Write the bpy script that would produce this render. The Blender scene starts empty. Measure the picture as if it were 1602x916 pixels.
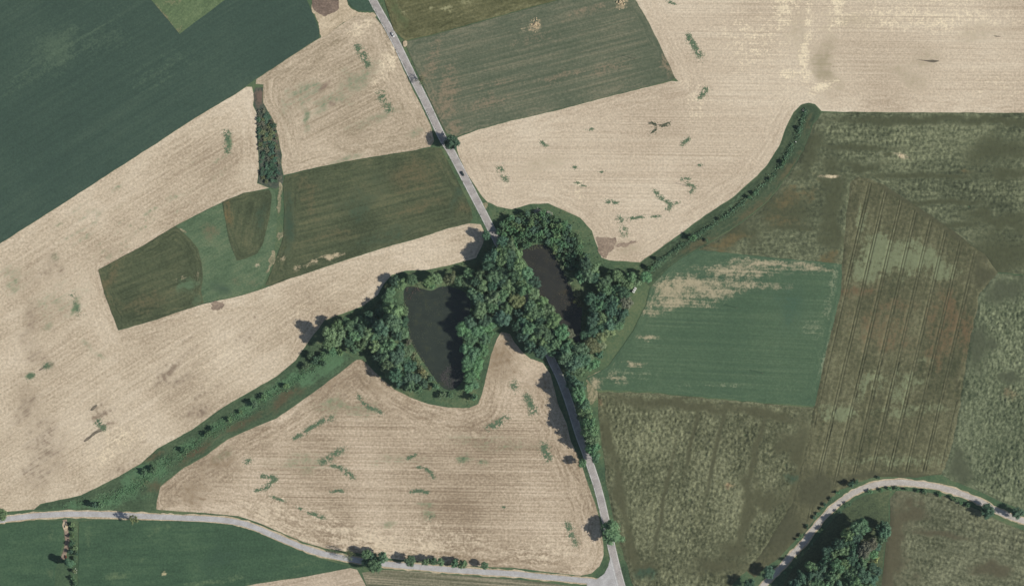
import bpy, math, random
import numpy as np
from mathutils import Vector
from mathutils.geometry import delaunay_2d_cdt

R = math.radians
SC = bpy.context.scene
# ------------------------------------------------------------------ camera, sky, sun, exposure
S = 0.55                       # metres of ground for one pixel of the survey picture
W, H = 1602.0, 916.0
ALT = 4000.0
cam = bpy.data.cameras.new("camera")
cam.sensor_width = 36.0
cam.angle = 2 * math.atan(0.5 * W * S / ALT)
cam.clip_start, cam.clip_end = 10.0, 20000.0
co = bpy.data.objects.new("camera", cam)
co.location = (0, 0, ALT)
SC.collection.objects.link(co)
SC.camera = co

SUN_AZ, SUN_EL = 104.0, 37.0   # from the east-south-east, shadows fall to the left and a little up
world = bpy.data.worlds.new("World")
SC.world = world
world.use_nodes = True
wt = world.node_tree
sky = wt.nodes.new("ShaderNodeTexSky")
sky.sky_type = 'NISHITA'
sky.sun_disc = False
sky.sun_elevation = R(SUN_EL)
sky.sun_rotation = R(SUN_AZ)
sky.air_density, sky.dust_density = 1.0, 1.0
wt.links.new(sky.outputs[0], wt.nodes["Background"].inputs[0])
wt.nodes["Background"].inputs[1].default_value = 0.066
sun = bpy.data.lights.new("sun", 'SUN')
sun.energy = 4.5
sun.angle = R(0.53)
sun.color = (1.0, 0.955, 0.88)
so = bpy.data.objects.new("sun", sun)
sd = Vector((math.sin(R(SUN_AZ)) * math.cos(R(SUN_EL)), math.cos(R(SUN_AZ)) * math.cos(R(SUN_EL)), math.sin(R(SUN_EL))))
so.rotation_euler = sd.to_track_quat('Z', 'Y').to_euler()
so.location = sd * 900
SC.collection.objects.link(so)
SC.view_settings.view_transform = 'Standard'
SC.view_settings.look = 'None'
SC.view_settings.exposure = 0.0
SC.view_settings.gamma = 1.0
SC.view_settings.use_curve_mapping = False
KK = (1.0, 1.0, 1.0)           # how bright a white level sheet comes out, per channel

# ------------------------------------------------------------------ helpers
rng = np.random.default_rng(7)
random.seed(7)
COL = SC.collection


def lin(c):
    c /= 255.0
    return c / 12.92 if c <= 0.04045 else ((c + 0.055) / 1.055) ** 2.4


def C(r, g, b):
    return (min(lin(r) / KK[0], .9), min(lin(g) / KK[1], .9), min(lin(b) / KK[2], .9), 1.0)


def P(x, y):
    return ((x - 801.0) * S, (458.0 - y) * S)


def PP(pts):
    return np.array([P(*p) for p in pts], float)


def tag(o, label=None, cat=None, group=None, kind=None):
    if label: o["label"] = label
    if cat: o["category"] = cat
    if group: o["group"] = group
    if kind: o["kind"] = kind
    return o


def link(name, me, mats=None, parent=None, loc=None):
    o = bpy.data.objects.new(name, me)
    COL.objects.link(o)
    if me is not None and mats is not None and not me.materials:
        for m in (mats if isinstance(mats, (list, tuple)) else [mats]):
            me.materials.append(m)
    if parent is not None: o.parent = parent
    if loc is not None: o.location = loc
    return o


def _hash(ix, iy, seed):
    h = (ix.astype(np.int64) * 374761393 + iy.astype(np.int64) * 668265263 + seed * 1442695041) & 0xFFFFFFFF
    h = ((h ^ (h >> 13)) * 1274126177) & 0xFFFFFFFF
    h = h ^ (h >> 16)
    return (h & 0xFFFFFF) / float(0xFFFFFF)


def vn(x, y, s, seed=0):
    x = np.asarray(x, float) / s
    y = np.asarray(y, float) / s
    ix, iy = np.floor(x), np.floor(y)
    fx, fy = x - ix, y - iy
    ux, uy = fx * fx * (3 - 2 * fx), fy * fy * (3 - 2 * fy)
    a, b = _hash(ix, iy, seed), _hash(ix + 1, iy, seed)
    c, d = _hash(ix, iy + 1, seed), _hash(ix + 1, iy + 1, seed)
    return (a * (1 - ux) + b * ux) * (1 - uy) + (c * (1 - ux) + d * ux) * uy


def fbm(x, y, s, seed=0, n=3):
    t, a, k = 0, 1.0, 0
    for i in range(n):
        t = t + a * vn(x, y, s / 2 ** i, seed + 17 * i)
        k += a
        a *= .55
    return t / k


def warp(x, y):
    return ((fbm(x, y, 22, 301) - .5) * 26 + (fbm(x, y, 6, 303, 2) - .5) * 9, (fbm(x, y, 22, 307) - .5) * 26 + (fbm(x, y, 6, 309, 2) - .5) * 9)


def inside(pts, poly):
    x, y = pts[:, 0], pts[:, 1]
    r = np.zeros(len(pts), bool)
    n = len(poly)
    for i in range(n):
        x0, y0 = poly[i]
        x1, y1 = poly[(i + 1) % n]
        if y0 == y1: continue
        c = ((y0 > y) != (y1 > y)) & (x < (x1 - x0) * (y - y0) / (y1 - y0) + x0)
        r ^= c
    return r


def segdist(pts, poly, closed=True):
    d = np.full(len(pts), 1e9)
    n = len(poly)
    for i in range(n if closed else n - 1):
        a, b = poly[i], poly[(i + 1) % n]
        ab = b - a
        t = np.clip(((pts - a) @ ab) / max(ab @ ab, 1e-9), 0, 1)
        d = np.minimum(d, np.hypot(*(pts - a - t[:, None] * ab).T))
    return d


def resample(poly, step, closed=True):
    out = []
    n = len(poly)
    for i in range(n if closed else n - 1):
        a, b = poly[i], poly[(i + 1) % n]
        k = max(1, int(round(np.hypot(*(b - a)) / step)))
        for j in range(k): out.append(a + (b - a) * j / k)
    if not closed: out.append(poly[-1])
    return np.array(out)


def smooth(pts, closed=False, sub=8):
    p = np.asarray(pts, float)
    n = len(p)
    out = []
    for i in range(n if closed else n - 1):
        if closed: a, b, c, d = p[(i - 1) % n], p[i], p[(i + 1) % n], p[(i + 2) % n]
        else: a, b, c, d = p[max(i - 1, 0)], p[i], p[i + 1], p[min(i + 2, n - 1)]
        for j in range(sub):
            t = j / sub
            out.append(.5 * (2 * b + (c - a) * t + (2 * a - 5 * b + 4 * c - d) * t * t + (3 * b - a - 3 * c + d) * t ** 3))
    if not closed: out.append(p[-1])
    return np.array(out)


def mesh(name, v, f, smooth_=False):
    me = bpy.data.meshes.new(name)
    me.from_pydata([tuple(map(float, q)) for q in v], [], [tuple(map(int, q)) for q in f])
    if smooth_: me.polygons.foreach_set("use_smooth", [True] * len(me.polygons))
    me.update()
    return me


# ------------------------------------------------------------------ node helper
class NT:
    def __init__(self, name):
        self.m = bpy.data.materials.new(name)
        self.m.use_nodes = True
        self.t = self.m.node_tree
        self.b = self.t.nodes["Principled BSDF"]
        self.b.inputs["Roughness"].default_value = .95
        self.b.inputs["Specular IOR Level"].default_value = .12

    def put(self, sock, v):
        if hasattr(v, "is_output"): self.t.links.new(v, sock)
        elif v is not None: sock.default_value = v

    def math(self, op, a, b=None, c=None, clamp=False):
        n = self.t.nodes.new("ShaderNodeMath")
        n.operation, n.use_clamp = op, clamp
        for i, q in enumerate((a, b, c)): self.put(n.inputs[i], q)
        return n.outputs[0]

    def noise(self, vec, scale=1.0, detail=2.0, rough=.5, dist=0.0):
        n = self.t.nodes.new("ShaderNodeTexNoise")
        self.put(n.inputs["Vector"], vec)
        n.inputs["Scale"].default_value = scale
        n.inputs["Detail"].default_value = detail
        n.inputs["Roughness"].default_value = rough
        n.inputs["Distortion"].default_value = dist
        return n.outputs[0]

    def xyz(self, x, y, z=0.0):
        n = self.t.nodes.new("ShaderNodeCombineXYZ")
        for i, q in enumerate((x, y, z)): self.put(n.inputs[i], q)
        return n.outputs[0]

    def sep(self, v):
        n = self.t.nodes.new("ShaderNodeSeparateXYZ")
        self.put(n.inputs[0], v)
        return n.outputs

    def mix(self, f, a, b, mode='MIX'):
        n = self.t.nodes.new("ShaderNodeMix")
        n.data_type, n.blend_type = 'RGBA', mode
        self.put(n.inputs[0], f)
        self.put(n.inputs[6], a)
        self.put(n.inputs[7], b)
        return n.outputs[2]

    def ramp(self, f, stops):
        n = self.t.nodes.new("ShaderNodeValToRGB")
        e = n.color_ramp.elements
        while len(e) < len(stops): e.new(.5)
        for i, (p, c) in enumerate(stops): e[i].position, e[i].color = p, c
        self.put(n.inputs[0], f)
        return n.outputs[0]

    def attr(self, name):
        n = self.t.nodes.new("ShaderNodeAttribute")
        n.attribute_name = name
        return n

    def pos(self):
        return self.t.nodes.new("ShaderNodeNewGeometry").outputs["Position"]

    def bump(self, h, strength, dist):
        n = self.t.nodes.new("ShaderNodeBump")
        n.inputs["Strength"].default_value = strength
        n.inputs["Distance"].default_value = dist
        self.put(n.inputs["Height"], h)
        self.t.links.new(n.outputs[0], self.b.inputs["Normal"])

    def base(self, c): self.put(self.b.inputs["Base Color"], c)


def smoothstep(nt, v, a, b):
    n = nt.t.nodes.new("ShaderNodeMapRange")
    n.interpolation_type = 'SMOOTHSTEP'
    nt.put(n.inputs[0], v)
    n.inputs[1].default_value, n.inputs[2].default_value = a, b
    n.inputs[3].default_value, n.inputs[4].default_value = 0, 1
    return n.outputs[0]


def field_mat(name, cols, angle=0.0, along=.012, across=.55, streak=1.0, blotch=.5, bscale=.02, grain=.5, gscale=.9,
              head=(0, 0), hacross=.5, masks=(None, None, None), bump=.3, bdist=.25, speck=.19):
    """cols dark, mid, light; streaks run at `angle`; within head metres of the edge they follow the edge instead"""
    nt = NT(name)
    p = nt.pos()
    x, y, z = nt.sep(p)
    ca, sa = math.cos(R(angle)), math.sin(R(angle))
    u = nt.math('ADD', nt.math('MULTIPLY', x, ca), nt.math('MULTIPLY', y, sa))
    v = nt.math('ADD', nt.math('MULTIPLY', x, -sa), nt.math('MULTIPLY', y, ca))
    s = nt.noise(nt.xyz(nt.math('MULTIPLY', u, along), nt.math('MULTIPLY', v, across), 3.7), 1, 4, .62, .15)
    at = nt.attr("field")
    mk = nt.sep(at.outputs["Vector"])
    if head[1] > 0:
        ed = nt.attr("edge").outputs["Fac"]
        ew = nt.math('ADD', ed, nt.math('MULTIPLY', nt.math('SUBTRACT', nt.noise(p, .09, 3), .5), 7.0))
        s2 = nt.noise(nt.xyz(nt.math('MULTIPLY', ew, hacross), nt.math('MULTIPLY', x, .05), nt.math('MULTIPLY', y, .05)), 1, 4, .62, .3)
        w = nt.math('ADD', ed, nt.math('MULTIPLY', nt.math('SUBTRACT', nt.noise(p, .05, 2), .5), 8.0))
        h = smoothstep(nt, w, head[0], head[1])
        s = nt.math('ADD', nt.math('MULTIPLY', s, h), nt.math('MULTIPLY', s2, nt.math('SUBTRACT', 1.0, h)))
    b = nt.noise(p, bscale, 4, .55, .3)
    g = nt.noise(p, gscale * .62, 4, .68)
    md = nt.noise(p, .2, 4, .6, .3)
    val = nt.math('ADD', .5, nt.math('MULTIPLY', nt.math('SUBTRACT', s, .5), streak))
    val = nt.math('ADD', val, nt.math('MULTIPLY', nt.math('SUBTRACT', b, .5), blotch))
    val = nt.math('ADD', val, nt.math('MULTIPLY', nt.math('SUBTRACT', g, .5), grain))
    c = nt.ramp(val, [(.22, cols[0]), (.5, cols[1]), (.78, cols[2])])
    for i, mc in enumerate(masks):
        if mc is None: continue
        col, gain = mc
        k = nt.math('ADD', nt.math('MULTIPLY', mk[i], 1.15), nt.math('MULTIPLY', nt.math('SUBTRACT', nt.math('ADD', nt.math('ADD', nt.math('MULTIPLY', s, .5), nt.math('MULTIPLY', g, .4)), nt.math('MULTIPLY', md, .5)), .7), gain * 1.25))
        k = nt.math('MULTIPLY', smoothstep(nt, k, .12, .85), nt.math('MULTIPLY', smoothstep(nt, mk[i], .01, .25), 1.0))
        c = nt.mix(k, c, col)
    tex = nt.math('ADD', nt.math('MULTIPLY', g, .7), nt.math('MULTIPLY', md, .3))
    c = nt.mix(1.0, c, nt.ramp(tex, [(.3, (1 - speck,) * 3 + (1,)), (.7, (1 + speck,) * 3 + (1,))]), 'MULTIPLY')
    nt.base(c)
    if bump: nt.bump(nt.math('ADD', nt.math('MULTIPLY', s, .6), nt.math('MULTIPLY', g, .6)), bump, bdist)
    return nt.m


def plain(name, col, rough=.6, spec=.3, metal=0.0, var=.12, scale=2.0):
    nt = NT(name)
    g = nt.noise(nt.t.nodes.new("ShaderNodeTexCoord").outputs["Object"], scale, 3)
    nt.base(nt.mix(g, tuple(q * (1 - var) for q in col[:3]) + (1,), tuple(min(1, q * (1 + var)) for q in col[:3]) + (1,)))
    nt.b.inputs["Roughness"].default_value = rough
    nt.b.inputs["Specular IOR Level"].default_value = spec
    nt.b.inputs["Metallic"].default_value = metal
    return nt.m


# ------------------------------------------------------------------ sheets of land
def sheet(name, poly, mat, z=.06, pitch=4.0, jit=.35, label=None, hfun=None, blobs=(), skirt=0.0, pts=None, curve=False,
          kind="structure", mfun=None, grow=0.0):
    """one field: exact outline, jittered inner points, edge distance and colour masks as attributes"""
    p = PP(poly)
    if curve: p = smooth(p, True, 6)
    if grow:
        ar = np.sum(p[:, 0] * np.roll(p[:, 1], -1) - np.roll(p[:, 0], -1) * p[:, 1])
        tn_ = np.roll(p, -1, 0) - np.roll(p, 1, 0)
        tn_ /= np.linalg.norm(tn_, axis=1)[:, None] + 1e-9
        p = p + np.stack([tn_[:, 1], -tn_[:, 0]], 1) * grow * np.sign(ar)
    b = resample(p, .9 if curve else 3.0)
    if jit:
        js = 2.6 if curve else 6
        nx = (fbm(b[:, 0], b[:, 1], js, 5) - .5) * 2.4 * jit
        ny = (fbm(b[:, 0], b[:, 1], js, 9) - .5) * 2.4 * jit
        b = b + np.stack([nx, ny], 1)
    lo, hi = b.min(0), b.max(0)
    if pts is None:
        gx, gy = np.meshgrid(np.arange(lo[0], hi[0], pitch), np.arange(lo[1], hi[1], pitch))
        q = np.stack([gx.ravel(), gy.ravel()], 1)
        q[:, 0] += (np.floor(gy.ravel() / pitch) % 2) * pitch * .5
        q += rng.uniform(-.22, .22, q.shape) * pitch
    else: q = pts
    q = q[inside(q, b)]
    d = segdist(q, b)
    k = d > pitch * .45
    q, d = q[k], d[k]
    allp = np.concatenate([b, q])
    r = delaunay_2d_cdt([Vector(t) for t in allp], [], [list(range(len(b)))], 1, 1e-4)
    v = np.array([tuple(t) for t in r[0]])
    f = [tuple(t) for t in r[2]]
    ed = segdist(v, b)
    zz = np.full(len(v), z)
    if hfun is not None: zz = zz + hfun(v[:, 0], v[:, 1], ed)
    vv = np.column_stack([v, zz])
    m = np.zeros((len(v), 3))
    wx, wy = warp(v[:, 0], v[:, 1])
    for ch, bx, by, rx, ry, ang, st in blobs:
        c0 = P(bx, by)
        q_ = min(1.0, (min(rx, ry) * S / 9.0) ** 1.3)
        dx, dy = v[:, 0] + wx * q_ - c0[0], v[:, 1] + wy * q_ - c0[1]
        ca, sa = math.cos(R(ang)), math.sin(R(ang))
        uu, w = (dx * ca + dy * sa) / (rx * S), (-dx * sa + dy * ca) / (ry * S)
        m[:, ch] = np.maximum(m[:, ch], st * np.exp(-(uu * uu + w * w) * 1.1))
    if mfun is not None: mfun(v[:, 0], v[:, 1], ed, m)
    n0 = len(vv)
    if skirt > 0:
        cnt = {}
        for t in f:
            for i in range(len(t)):
                a, c = t[i], t[(i + 1) % len(t)]
                cnt[(a, c)] = 1
        rim = [e for e in cnt if (e[1], e[0]) not in cnt]
        ids = {}
        extra = []
        for a, c in rim:
            for w in (a, c):
                if w not in ids:
                    ids[w] = n0 + len(extra)
                    extra.append(tuple(vv[w]))
                    extra.append((vv[w][0], vv[w][1], -.05))
        f = f + [(ids[c], ids[a], ids[a] + 1, ids[c] + 1) for a, c in rim]
        vv = np.concatenate([vv, np.array(extra)])
        m = np.concatenate([m, np.zeros((len(extra), 3))])
        ed = np.concatenate([ed, np.zeros(len(extra))])
    me = mesh(name, vv, f, hfun is not None)
    a = me.attributes.new("field", 'FLOAT_VECTOR', 'POINT')
    a.data.foreach_set("vector", m.astype(np.float32).ravel())
    a = me.attributes.new("edge", 'FLOAT', 'POINT')
    a.data.foreach_set("value", ed.astype(np.float32))
    return tag(link(name, me, mat), label, kind=kind)


def ribbon(name, line, width, z, mat, label=None, jit=.12, kind="structure", parent=None, drop=True, sub=8):
    p = smooth(PP(line), False, sub)
    p = resample(p, 2.5, False)
    t = np.gradient(p, axis=0)
    t /= np.linalg.norm(t, axis=1)[:, None]
    n = np.stack([-t[:, 1], t[:, 0]], 1)
    s = np.arange(len(p)) * 2.5
    offs = [-.5, -.25, 0, .25, .5]
    v = []
    for o in offs:
        e = (vn(s, s * 0 + o * 50, 4, 3) - .5) * 2 * jit * (abs(o) > .4)
        q = p + n * (o * width + e)[:, None]
        zz = z + .04 * (1 - (2 * o) ** 2) * (width > 2)
        v.append(np.column_stack([q, np.full(len(q), zz)]))
    if drop:
        a, b = v[0].copy(), v[-1].copy()
        a[:, :2] -= n * .3
        b[:, :2] += n * .3
        a[:, 2] = b[:, 2] = -.04
        v = [a] + v + [b]
    L = len(p)
    f = [(k * L + i, k * L + i + 1, (k + 1) * L + i + 1, (k + 1) * L + i) for k in range(len(v) - 1) for i in range(L - 1)]
    f = [tuple(reversed(q)) for q in f]
    me = mesh(name, np.concatenate(v), f)
    return tag(link(name, me, mat, parent), label, kind=kind)


def band(line, off, width, z, dash=None, wear=0.0):
    """vertices and faces of a painted line at an offset from a road's middle"""
    p = resample(smooth(PP(line), False, 8), 1.6, False)
    t = np.gradient(p, axis=0)
    t /= np.linalg.norm(t, axis=1)[:, None]
    n = np.stack([-t[:, 1], t[:, 0]], 1)
    a = np.column_stack([p + n * (off - width / 2), np.full(len(p), z)])
    b = np.column_stack([p + n * (off + width / 2), np.full(len(p), z)])
    L = len(p)
    f = []
    for i in range(L - 1):
        if rng.random() < wear: continue
        f.append((L + i, i, i + 1, L + i + 1))
    return np.concatenate([a, b]), f


# --- the ground: one sheet to the horizon, hollowed out under the ponds
pond1 = [(632, 455), (641, 448), (660, 452), (676, 455), (688, 449), (704, 449), (722, 455), (733, 465), (736, 480), (730, 500),
         (722, 515), (724, 540), (727, 565), (727, 582), (720, 600), (708, 609), (697, 608), (685, 598), (672, 580), (653, 551),
         (643, 533), (638, 508), (634, 480)]
pond2 = [(813, 397), (827, 386), (844, 383), (859, 387), (866, 395), (872, 407), (881, 424), (892, 445), (901, 462), (910, 480),
         (909, 500), (908, 520), (906, 538), (898, 530), (889, 515), (876, 507), (868, 493), (855, 475), (842, 463), (838, 445),
         (831, 425), (822, 408)]


def make_ground():
    nt = NT("meadow_ground")
    p = nt.pos()
    a = nt.noise(p, .03, 5, .6, .4)
    b = nt.noise(p, .5, 4, .65)
    v = nt.math('ADD', nt.math('MULTIPLY', a, .75), nt.math('MULTIPLY', b, .45))
    near = nt.ramp(v, [(.42, C(60, 80, 61)), (.58, C(80, 102, 74)), (.74, C(104, 116, 84))])
    vo = nt.t.nodes.new("ShaderNodeTexVoronoi")
    vo.inputs["Scale"].default_value = .0045
    nt.t.links.new(p, vo.inputs["Vector"])
    far = nt.ramp(nt.sep(vo.outputs["Color"])[0], [(.1, C(70, 90, 78)), (.35, C(200, 186, 164)), (.55, C(96, 100, 78)), (.8, C(80, 103, 82))])
    ln = nt.t.nodes.new("ShaderNodeVectorMath")
    ln.operation = 'LENGTH'
    nt.t.links.new(p, ln.inputs[0])
    nt.base(nt.mix(smoothstep(nt, ln.outputs["Value"], 620, 640), near, far))
    nt.bump(b, .6, .4)
    inner = PP([(-180, -90), (1790, -90), (1790, 1010), (-180, 1010)])
    pts = []
    for lo, hi, st in (((-180, -90), (1790, 1010), 12.0), ((600, 360), (940, 630), 2.6)):
        a0, b0 = P(*lo), P(*hi)
        gx, gy = np.meshgrid(np.arange(a0[0], b0[0], st), np.arange(b0[1], a0[1], st))
        q = np.stack([gx.ravel(), gy.ravel()], 1)
        pts.append(q + rng.uniform(-.2, .2, q.shape) * st)
    for rr in (700, 1000, 1600, 2600, 4500, 7000):
        th = np.linspace(0, 2 * np.pi, 40, endpoint=False)
        pts.append(np.stack([rr * np.cos(th), rr * np.sin(th)], 1))
    q = np.concatenate(pts)
    r = delaunay_2d_cdt([Vector(t) for t in q], [], [], 0, 1e-4)
    v = np.array([tuple(t) for t in r[0]])
    z = np.zeros(len(v))
    for pd in (pond1, pond2):
        b0 = smooth(PP(pd), True, 4)
        ins = inside(v, b0)
        d = segdist(v, b0)
        sd_ = np.where(ins, -d, d)
        z = np.minimum(z, -np.clip((1.8 - sd_) / 4.0, 0, 1) * 1.6)
    z += np.where(np.hypot(v[:, 0], v[:, 1]) < 640, (fbm(v[:, 0], v[:, 1], 9, 2) - .5) * .05, 0)
    me = mesh("ground", np.column_stack([v, z]), [tuple(t) for t in r[2]], True)
    tag(link("ground", me, nt.m), "green meadow ground with grass verges between the fields", kind="structure")


make_ground()


def water(name, poly, col, label):
    nt = NT(name + "_water")
    p = nt.pos()
    g = nt.noise(p, .12, 5, .65, .6)
    nt.base(nt.ramp(g, [(.35, tuple(q * .8 for q in col[:3]) + (1,)), (.55, col), (.72, (col[0] * 1.45, col[1] * 1.3, col[2] * .95, 1))]))
    nt.b.inputs["Roughness"].default_value = .2
    nt.b.inputs["Specular IOR Level"].default_value = .5
    nt.bump(nt.noise(p, 1.2, 3), .15, .05)
    b = resample(smooth(PP(poly), True, 4), 2.5)
    c = b.mean(0)
    b = c + (b - c) * 1.015
    r = delaunay_2d_cdt([Vector(t) for t in b], [], [list(range(len(b)))], 1, 1e-4)
    v = np.array([tuple(t) for t in r[0]])
    me = mesh(name, np.column_stack([v, np.full(len(v), -.62)]), [tuple(t) for t in r[2]])
    tag(link(name, me, nt.m), label, kind="structure")


water("pond", pond1, C(54, 61, 53), "still dark green pond on the left of the road")
water("pond", pond2, C(54, 54, 49), "narrow brownish dark pond on the right of the road")

# --- stubble fields
TAN = (C(165, 148, 125), C(196, 180, 155), C(215, 200, 176))
GREEN = C(112, 128, 98)
SOIL = C(138, 122, 104)
PALE = C(228, 212, 182)


def diag(cx, cy, n, L, w, ang, ch, st, seed, rl=14, rw=3):
    """a loose swarm of small streak-like colour spots, for soil showing through stubble"""
    r_ = np.random.default_rng(seed)
    out = []
    ca, sa = math.cos(R(ang)), math.sin(R(ang))
    for i in range(n):
        a, b = r_.normal(0, L), r_.normal(0, w)
        out.append((ch, cx + a * ca + b * sa, cy - a * sa + b * ca, rl * r_.uniform(.6, 1.8), rw * r_.uniform(.4, 1.0), ang, st * r_.uniform(.5, 1.1)))
    return out


west = [(-150, 476), (0, 381), (118, 306), (236, 230), (310, 182), (369, 147), (385, 136), (394, 136), (397, 150), (396, 165), (402, 180),
        (401, 210), (404, 240), (405, 262), (402, 287), (421, 294), (400, 298.5), (382, 301.5), (357, 311.5), (326, 326.5), (275, 352.5), (226, 382.5),
        (154, 421.5), (163, 458), (185, 517), (239, 501.5), (299, 481.5), (321, 474.5), (377, 462.5), (400, 455.5), (450, 437), (500, 420.5),
        (551, 403.5), (601, 387.5), (651, 373.5), (701, 357.5), (734, 349), (752, 351), (759, 366), (756, 381), (745, 403), (701, 415), (666, 422),
        (634, 423), (613, 430), (601, 443), (591, 461), (566, 479), (528, 493), (508, 501), (483, 533), (463, 563), (433, 588), (400, 607),
        (351, 635), (301, 671), (274, 686), (246, 701), (221, 724), (181, 747), (126, 774), (63, 788), (53, 796), (13, 799.5), (0, 801.5), (-150, 817)]
sheet("stubble_field", west, field_mat("stubble_west", TAN, 32, .02, .6, .8, 1.15, .01, .75, .8, (8, 24),
      masks=((GREEN, 1.6), (SOIL, 2.2), (PALE, 1.5))), pitch=2.6,
      label="wide pale stubble field sweeping along the dark green crop on the left",
      blobs=[(1, 52, 500, 16, 50, 0, .38), (1, 62, 560, 26, 30, 0, .36), (1, 45, 640, 28, 40, 0, .34), (1, 75, 700, 30, 40, 0, .4), (1, 60, 745, 25, 30, 0, .36),
             (1, 78, 425, 38, 24, 15, .3), (0, 86, 405, 10, 6, 40, .5), (0, 118, 475, 6, 18, -15, .75), (0, 355, 222, 5, 16, 0, .8), (0, 138, 540, 6, 12, 35, .4),
             (0, 157, 556, 12, 5, -10, .45), (0, 75, 511, 14, 5, 30, .5), (0, 48, 588, 7, 5, 20, .8), (0, 75, 571, 9, 6, 30, .6), (0, 95, 470, 60, 40, 20, .28),
             (0, 30, 430, 30, 20, 30, .35), (0, 170, 400, 14, 8, 30, .35), (2, 190, 690, 70, 20, 30, .35), (2, 330, 560, 90, 24, 28, .2), (2, 480, 480, 90, 25, 22, .2)]
      + diag(262, 590, 26, 55, 14, 32, 1, .6, 1) + diag(150, 655, 14, 16, 9, 32, 1, .75, 2, 10, 2.5) + diag(310, 640, 12, 22, 6, 32, 1, .65, 3)
      + diag(380, 525, 9, 14, 6, 40, 1, .65, 4, 9, 2) + diag(230, 350, 16, 60, 10, 32, 0, .5, 5, 16, 3) + diag(130, 350, 18, 50, 16, 32, 0, .42, 6, 16, 4)
      + diag(330, 280, 12, 40, 14, 32, 0, .35, 7) + diag(30, 690, 14, 30, 40, 32, 1, .45, 8) + diag(200, 720, 16, 50, 14, 32, 1, .5, 9, 8, 2)
      + diag(460, 500, 14, 50, 20, 28, 1, .3, 10, 8, 2))

north = [(412, 132), (411.5, 138), (412, 161), (419, 173), (428, 188), (435, 211), (438, 230), (441, 242), (440, 255), (444, 274), (500, 260.5), (551, 250.5),
         (601, 242.5), (651, 234.5), (673, 229), (679, 221), (674, 196), (654, 156), (633, 113), (616, 73), (598, 40), (587, 27), (561, 23), (541, 34),
         (508, 55), (500, 60), (470, 79), (438, 100), (401, 124), (400, 131)]
sheet("stubble_field", north, field_mat("stubble_north", (C(150, 136, 112), C(181, 165, 141), C(204, 188, 163)), 27, .014, .5, 1.15, .8, .014, .8, .8, (10, 30),
      masks=((C(118, 132, 104), 1.8), (C(138, 120, 104), 2.2), (PALE, 1.5))), pitch=2.8,
      label="buff stubble field between the scrub strip and the main road",
      blobs=[(0, 560, 120, 38, 22, 28, .45), (0, 520, 160, 38, 14, 28, .4), (0, 475, 150, 34, 20, 30, .42), (0, 477, 185, 8, 26, 10, .5), (0, 445, 165, 14, 40, 0, .3),
             (0, 585, 185, 50, 8, 20, .4), (0, 540, 248, 30, 6, 12, .5), (1, 505, 138, 20, 4, 50, .6), (1, 519, 164, 8, 4, 30, .7), (2, 605, 100, 14, 60, -25, .4),
             (2, 560, 40, 30, 12, 30, .35), (1, 427, 105, 8, 4, 30, .6), (0, 650, 210, 20, 8, 20, .4)])

east = [(958, -60), (976, -29), (994, 0), (1014.6, 35), (1032, 70), (1056.5, 122), (1062, 127.5), (1051, 127), (961, 149), (875, 172), (800, 189), (752, 202),
        (716, 215), (713, 228), (719, 246), (729, 268), (754, 307), (763, 316), (778, 323), (800, 327), (830, 319), (858, 318), (880, 328), (908, 340.5), (926, 361), (933, 381),
        (941, 403), (953, 407), (1001, 410), (1026, 393), (1066, 364), (1101, 338), (1147, 308), (1184, 275), (1200, 258), (1219, 228), (1230, 198),
        (1241, 176), (1253, 164), (1265, 161), (1275, 163), (1285, 174), (1325, 175), (1451, 176), (1602, 176.5), (1760, 178), (1760, -60)]
sheet("stubble_field", east, field_mat("stubble_east", (C(178, 161, 138), C(202, 186, 162), C(218, 204, 180)), -.6, .006, .85, .9, .9, .009, .6, .9, (6, 30),
      masks=((C(128, 138, 108), 1.5), (C(168, 156, 130), 1.8), (C(229, 214, 184), 3.2))), pitch=2.6,
      label="large pale stubble field in the upper right",
      blobs=[(1, 1290, 95, 22, 60, 0, .62), (1, 1245, 60, 25, 60, 0, .35), (1, 1420, 120, 40, 18, 0, .4), (1, 1450, 95, 40, 16, 0, .35), (1, 1330, 30, 60, 20, 0, .4),
             (1, 1540, 50, 60, 20, 5, .3), (2, 1225, 15, 16, 34, 0, .62), (2, 1308, 12, 14, 34, 0, .7), (2, 1262, 40, 6, 60, 0, .5), (2, 1256, 92, 10, 34, 0, .65),
             (2, 1285, 135, 22, 8, 20, .75), (2, 1235, 117, 14, 6, 0, .6), (2, 1180, 60, 60, 50, 0, .25), (2, 1420, 25, 180, 30, 0, .3), (2, 1560, 130, 80, 30, 0, .15),
             (1, 840, 250, 60, 20, 0, .3), (1, 985, 385, 30, 12, 5, .4), (0, 870, 250, 30, 8, 0, .2), (2, 905, 290, 8, 30, 0, .3), (2, 1090, 150, 20, 60, 25, .2)]
      + diag(820, 250, 14, 40, 25, 0, 1, .5, 21, 10, 2) + diag(1010, 260, 10, 90, 40, 0, 1, .4, 22, 8, 1.6))

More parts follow.
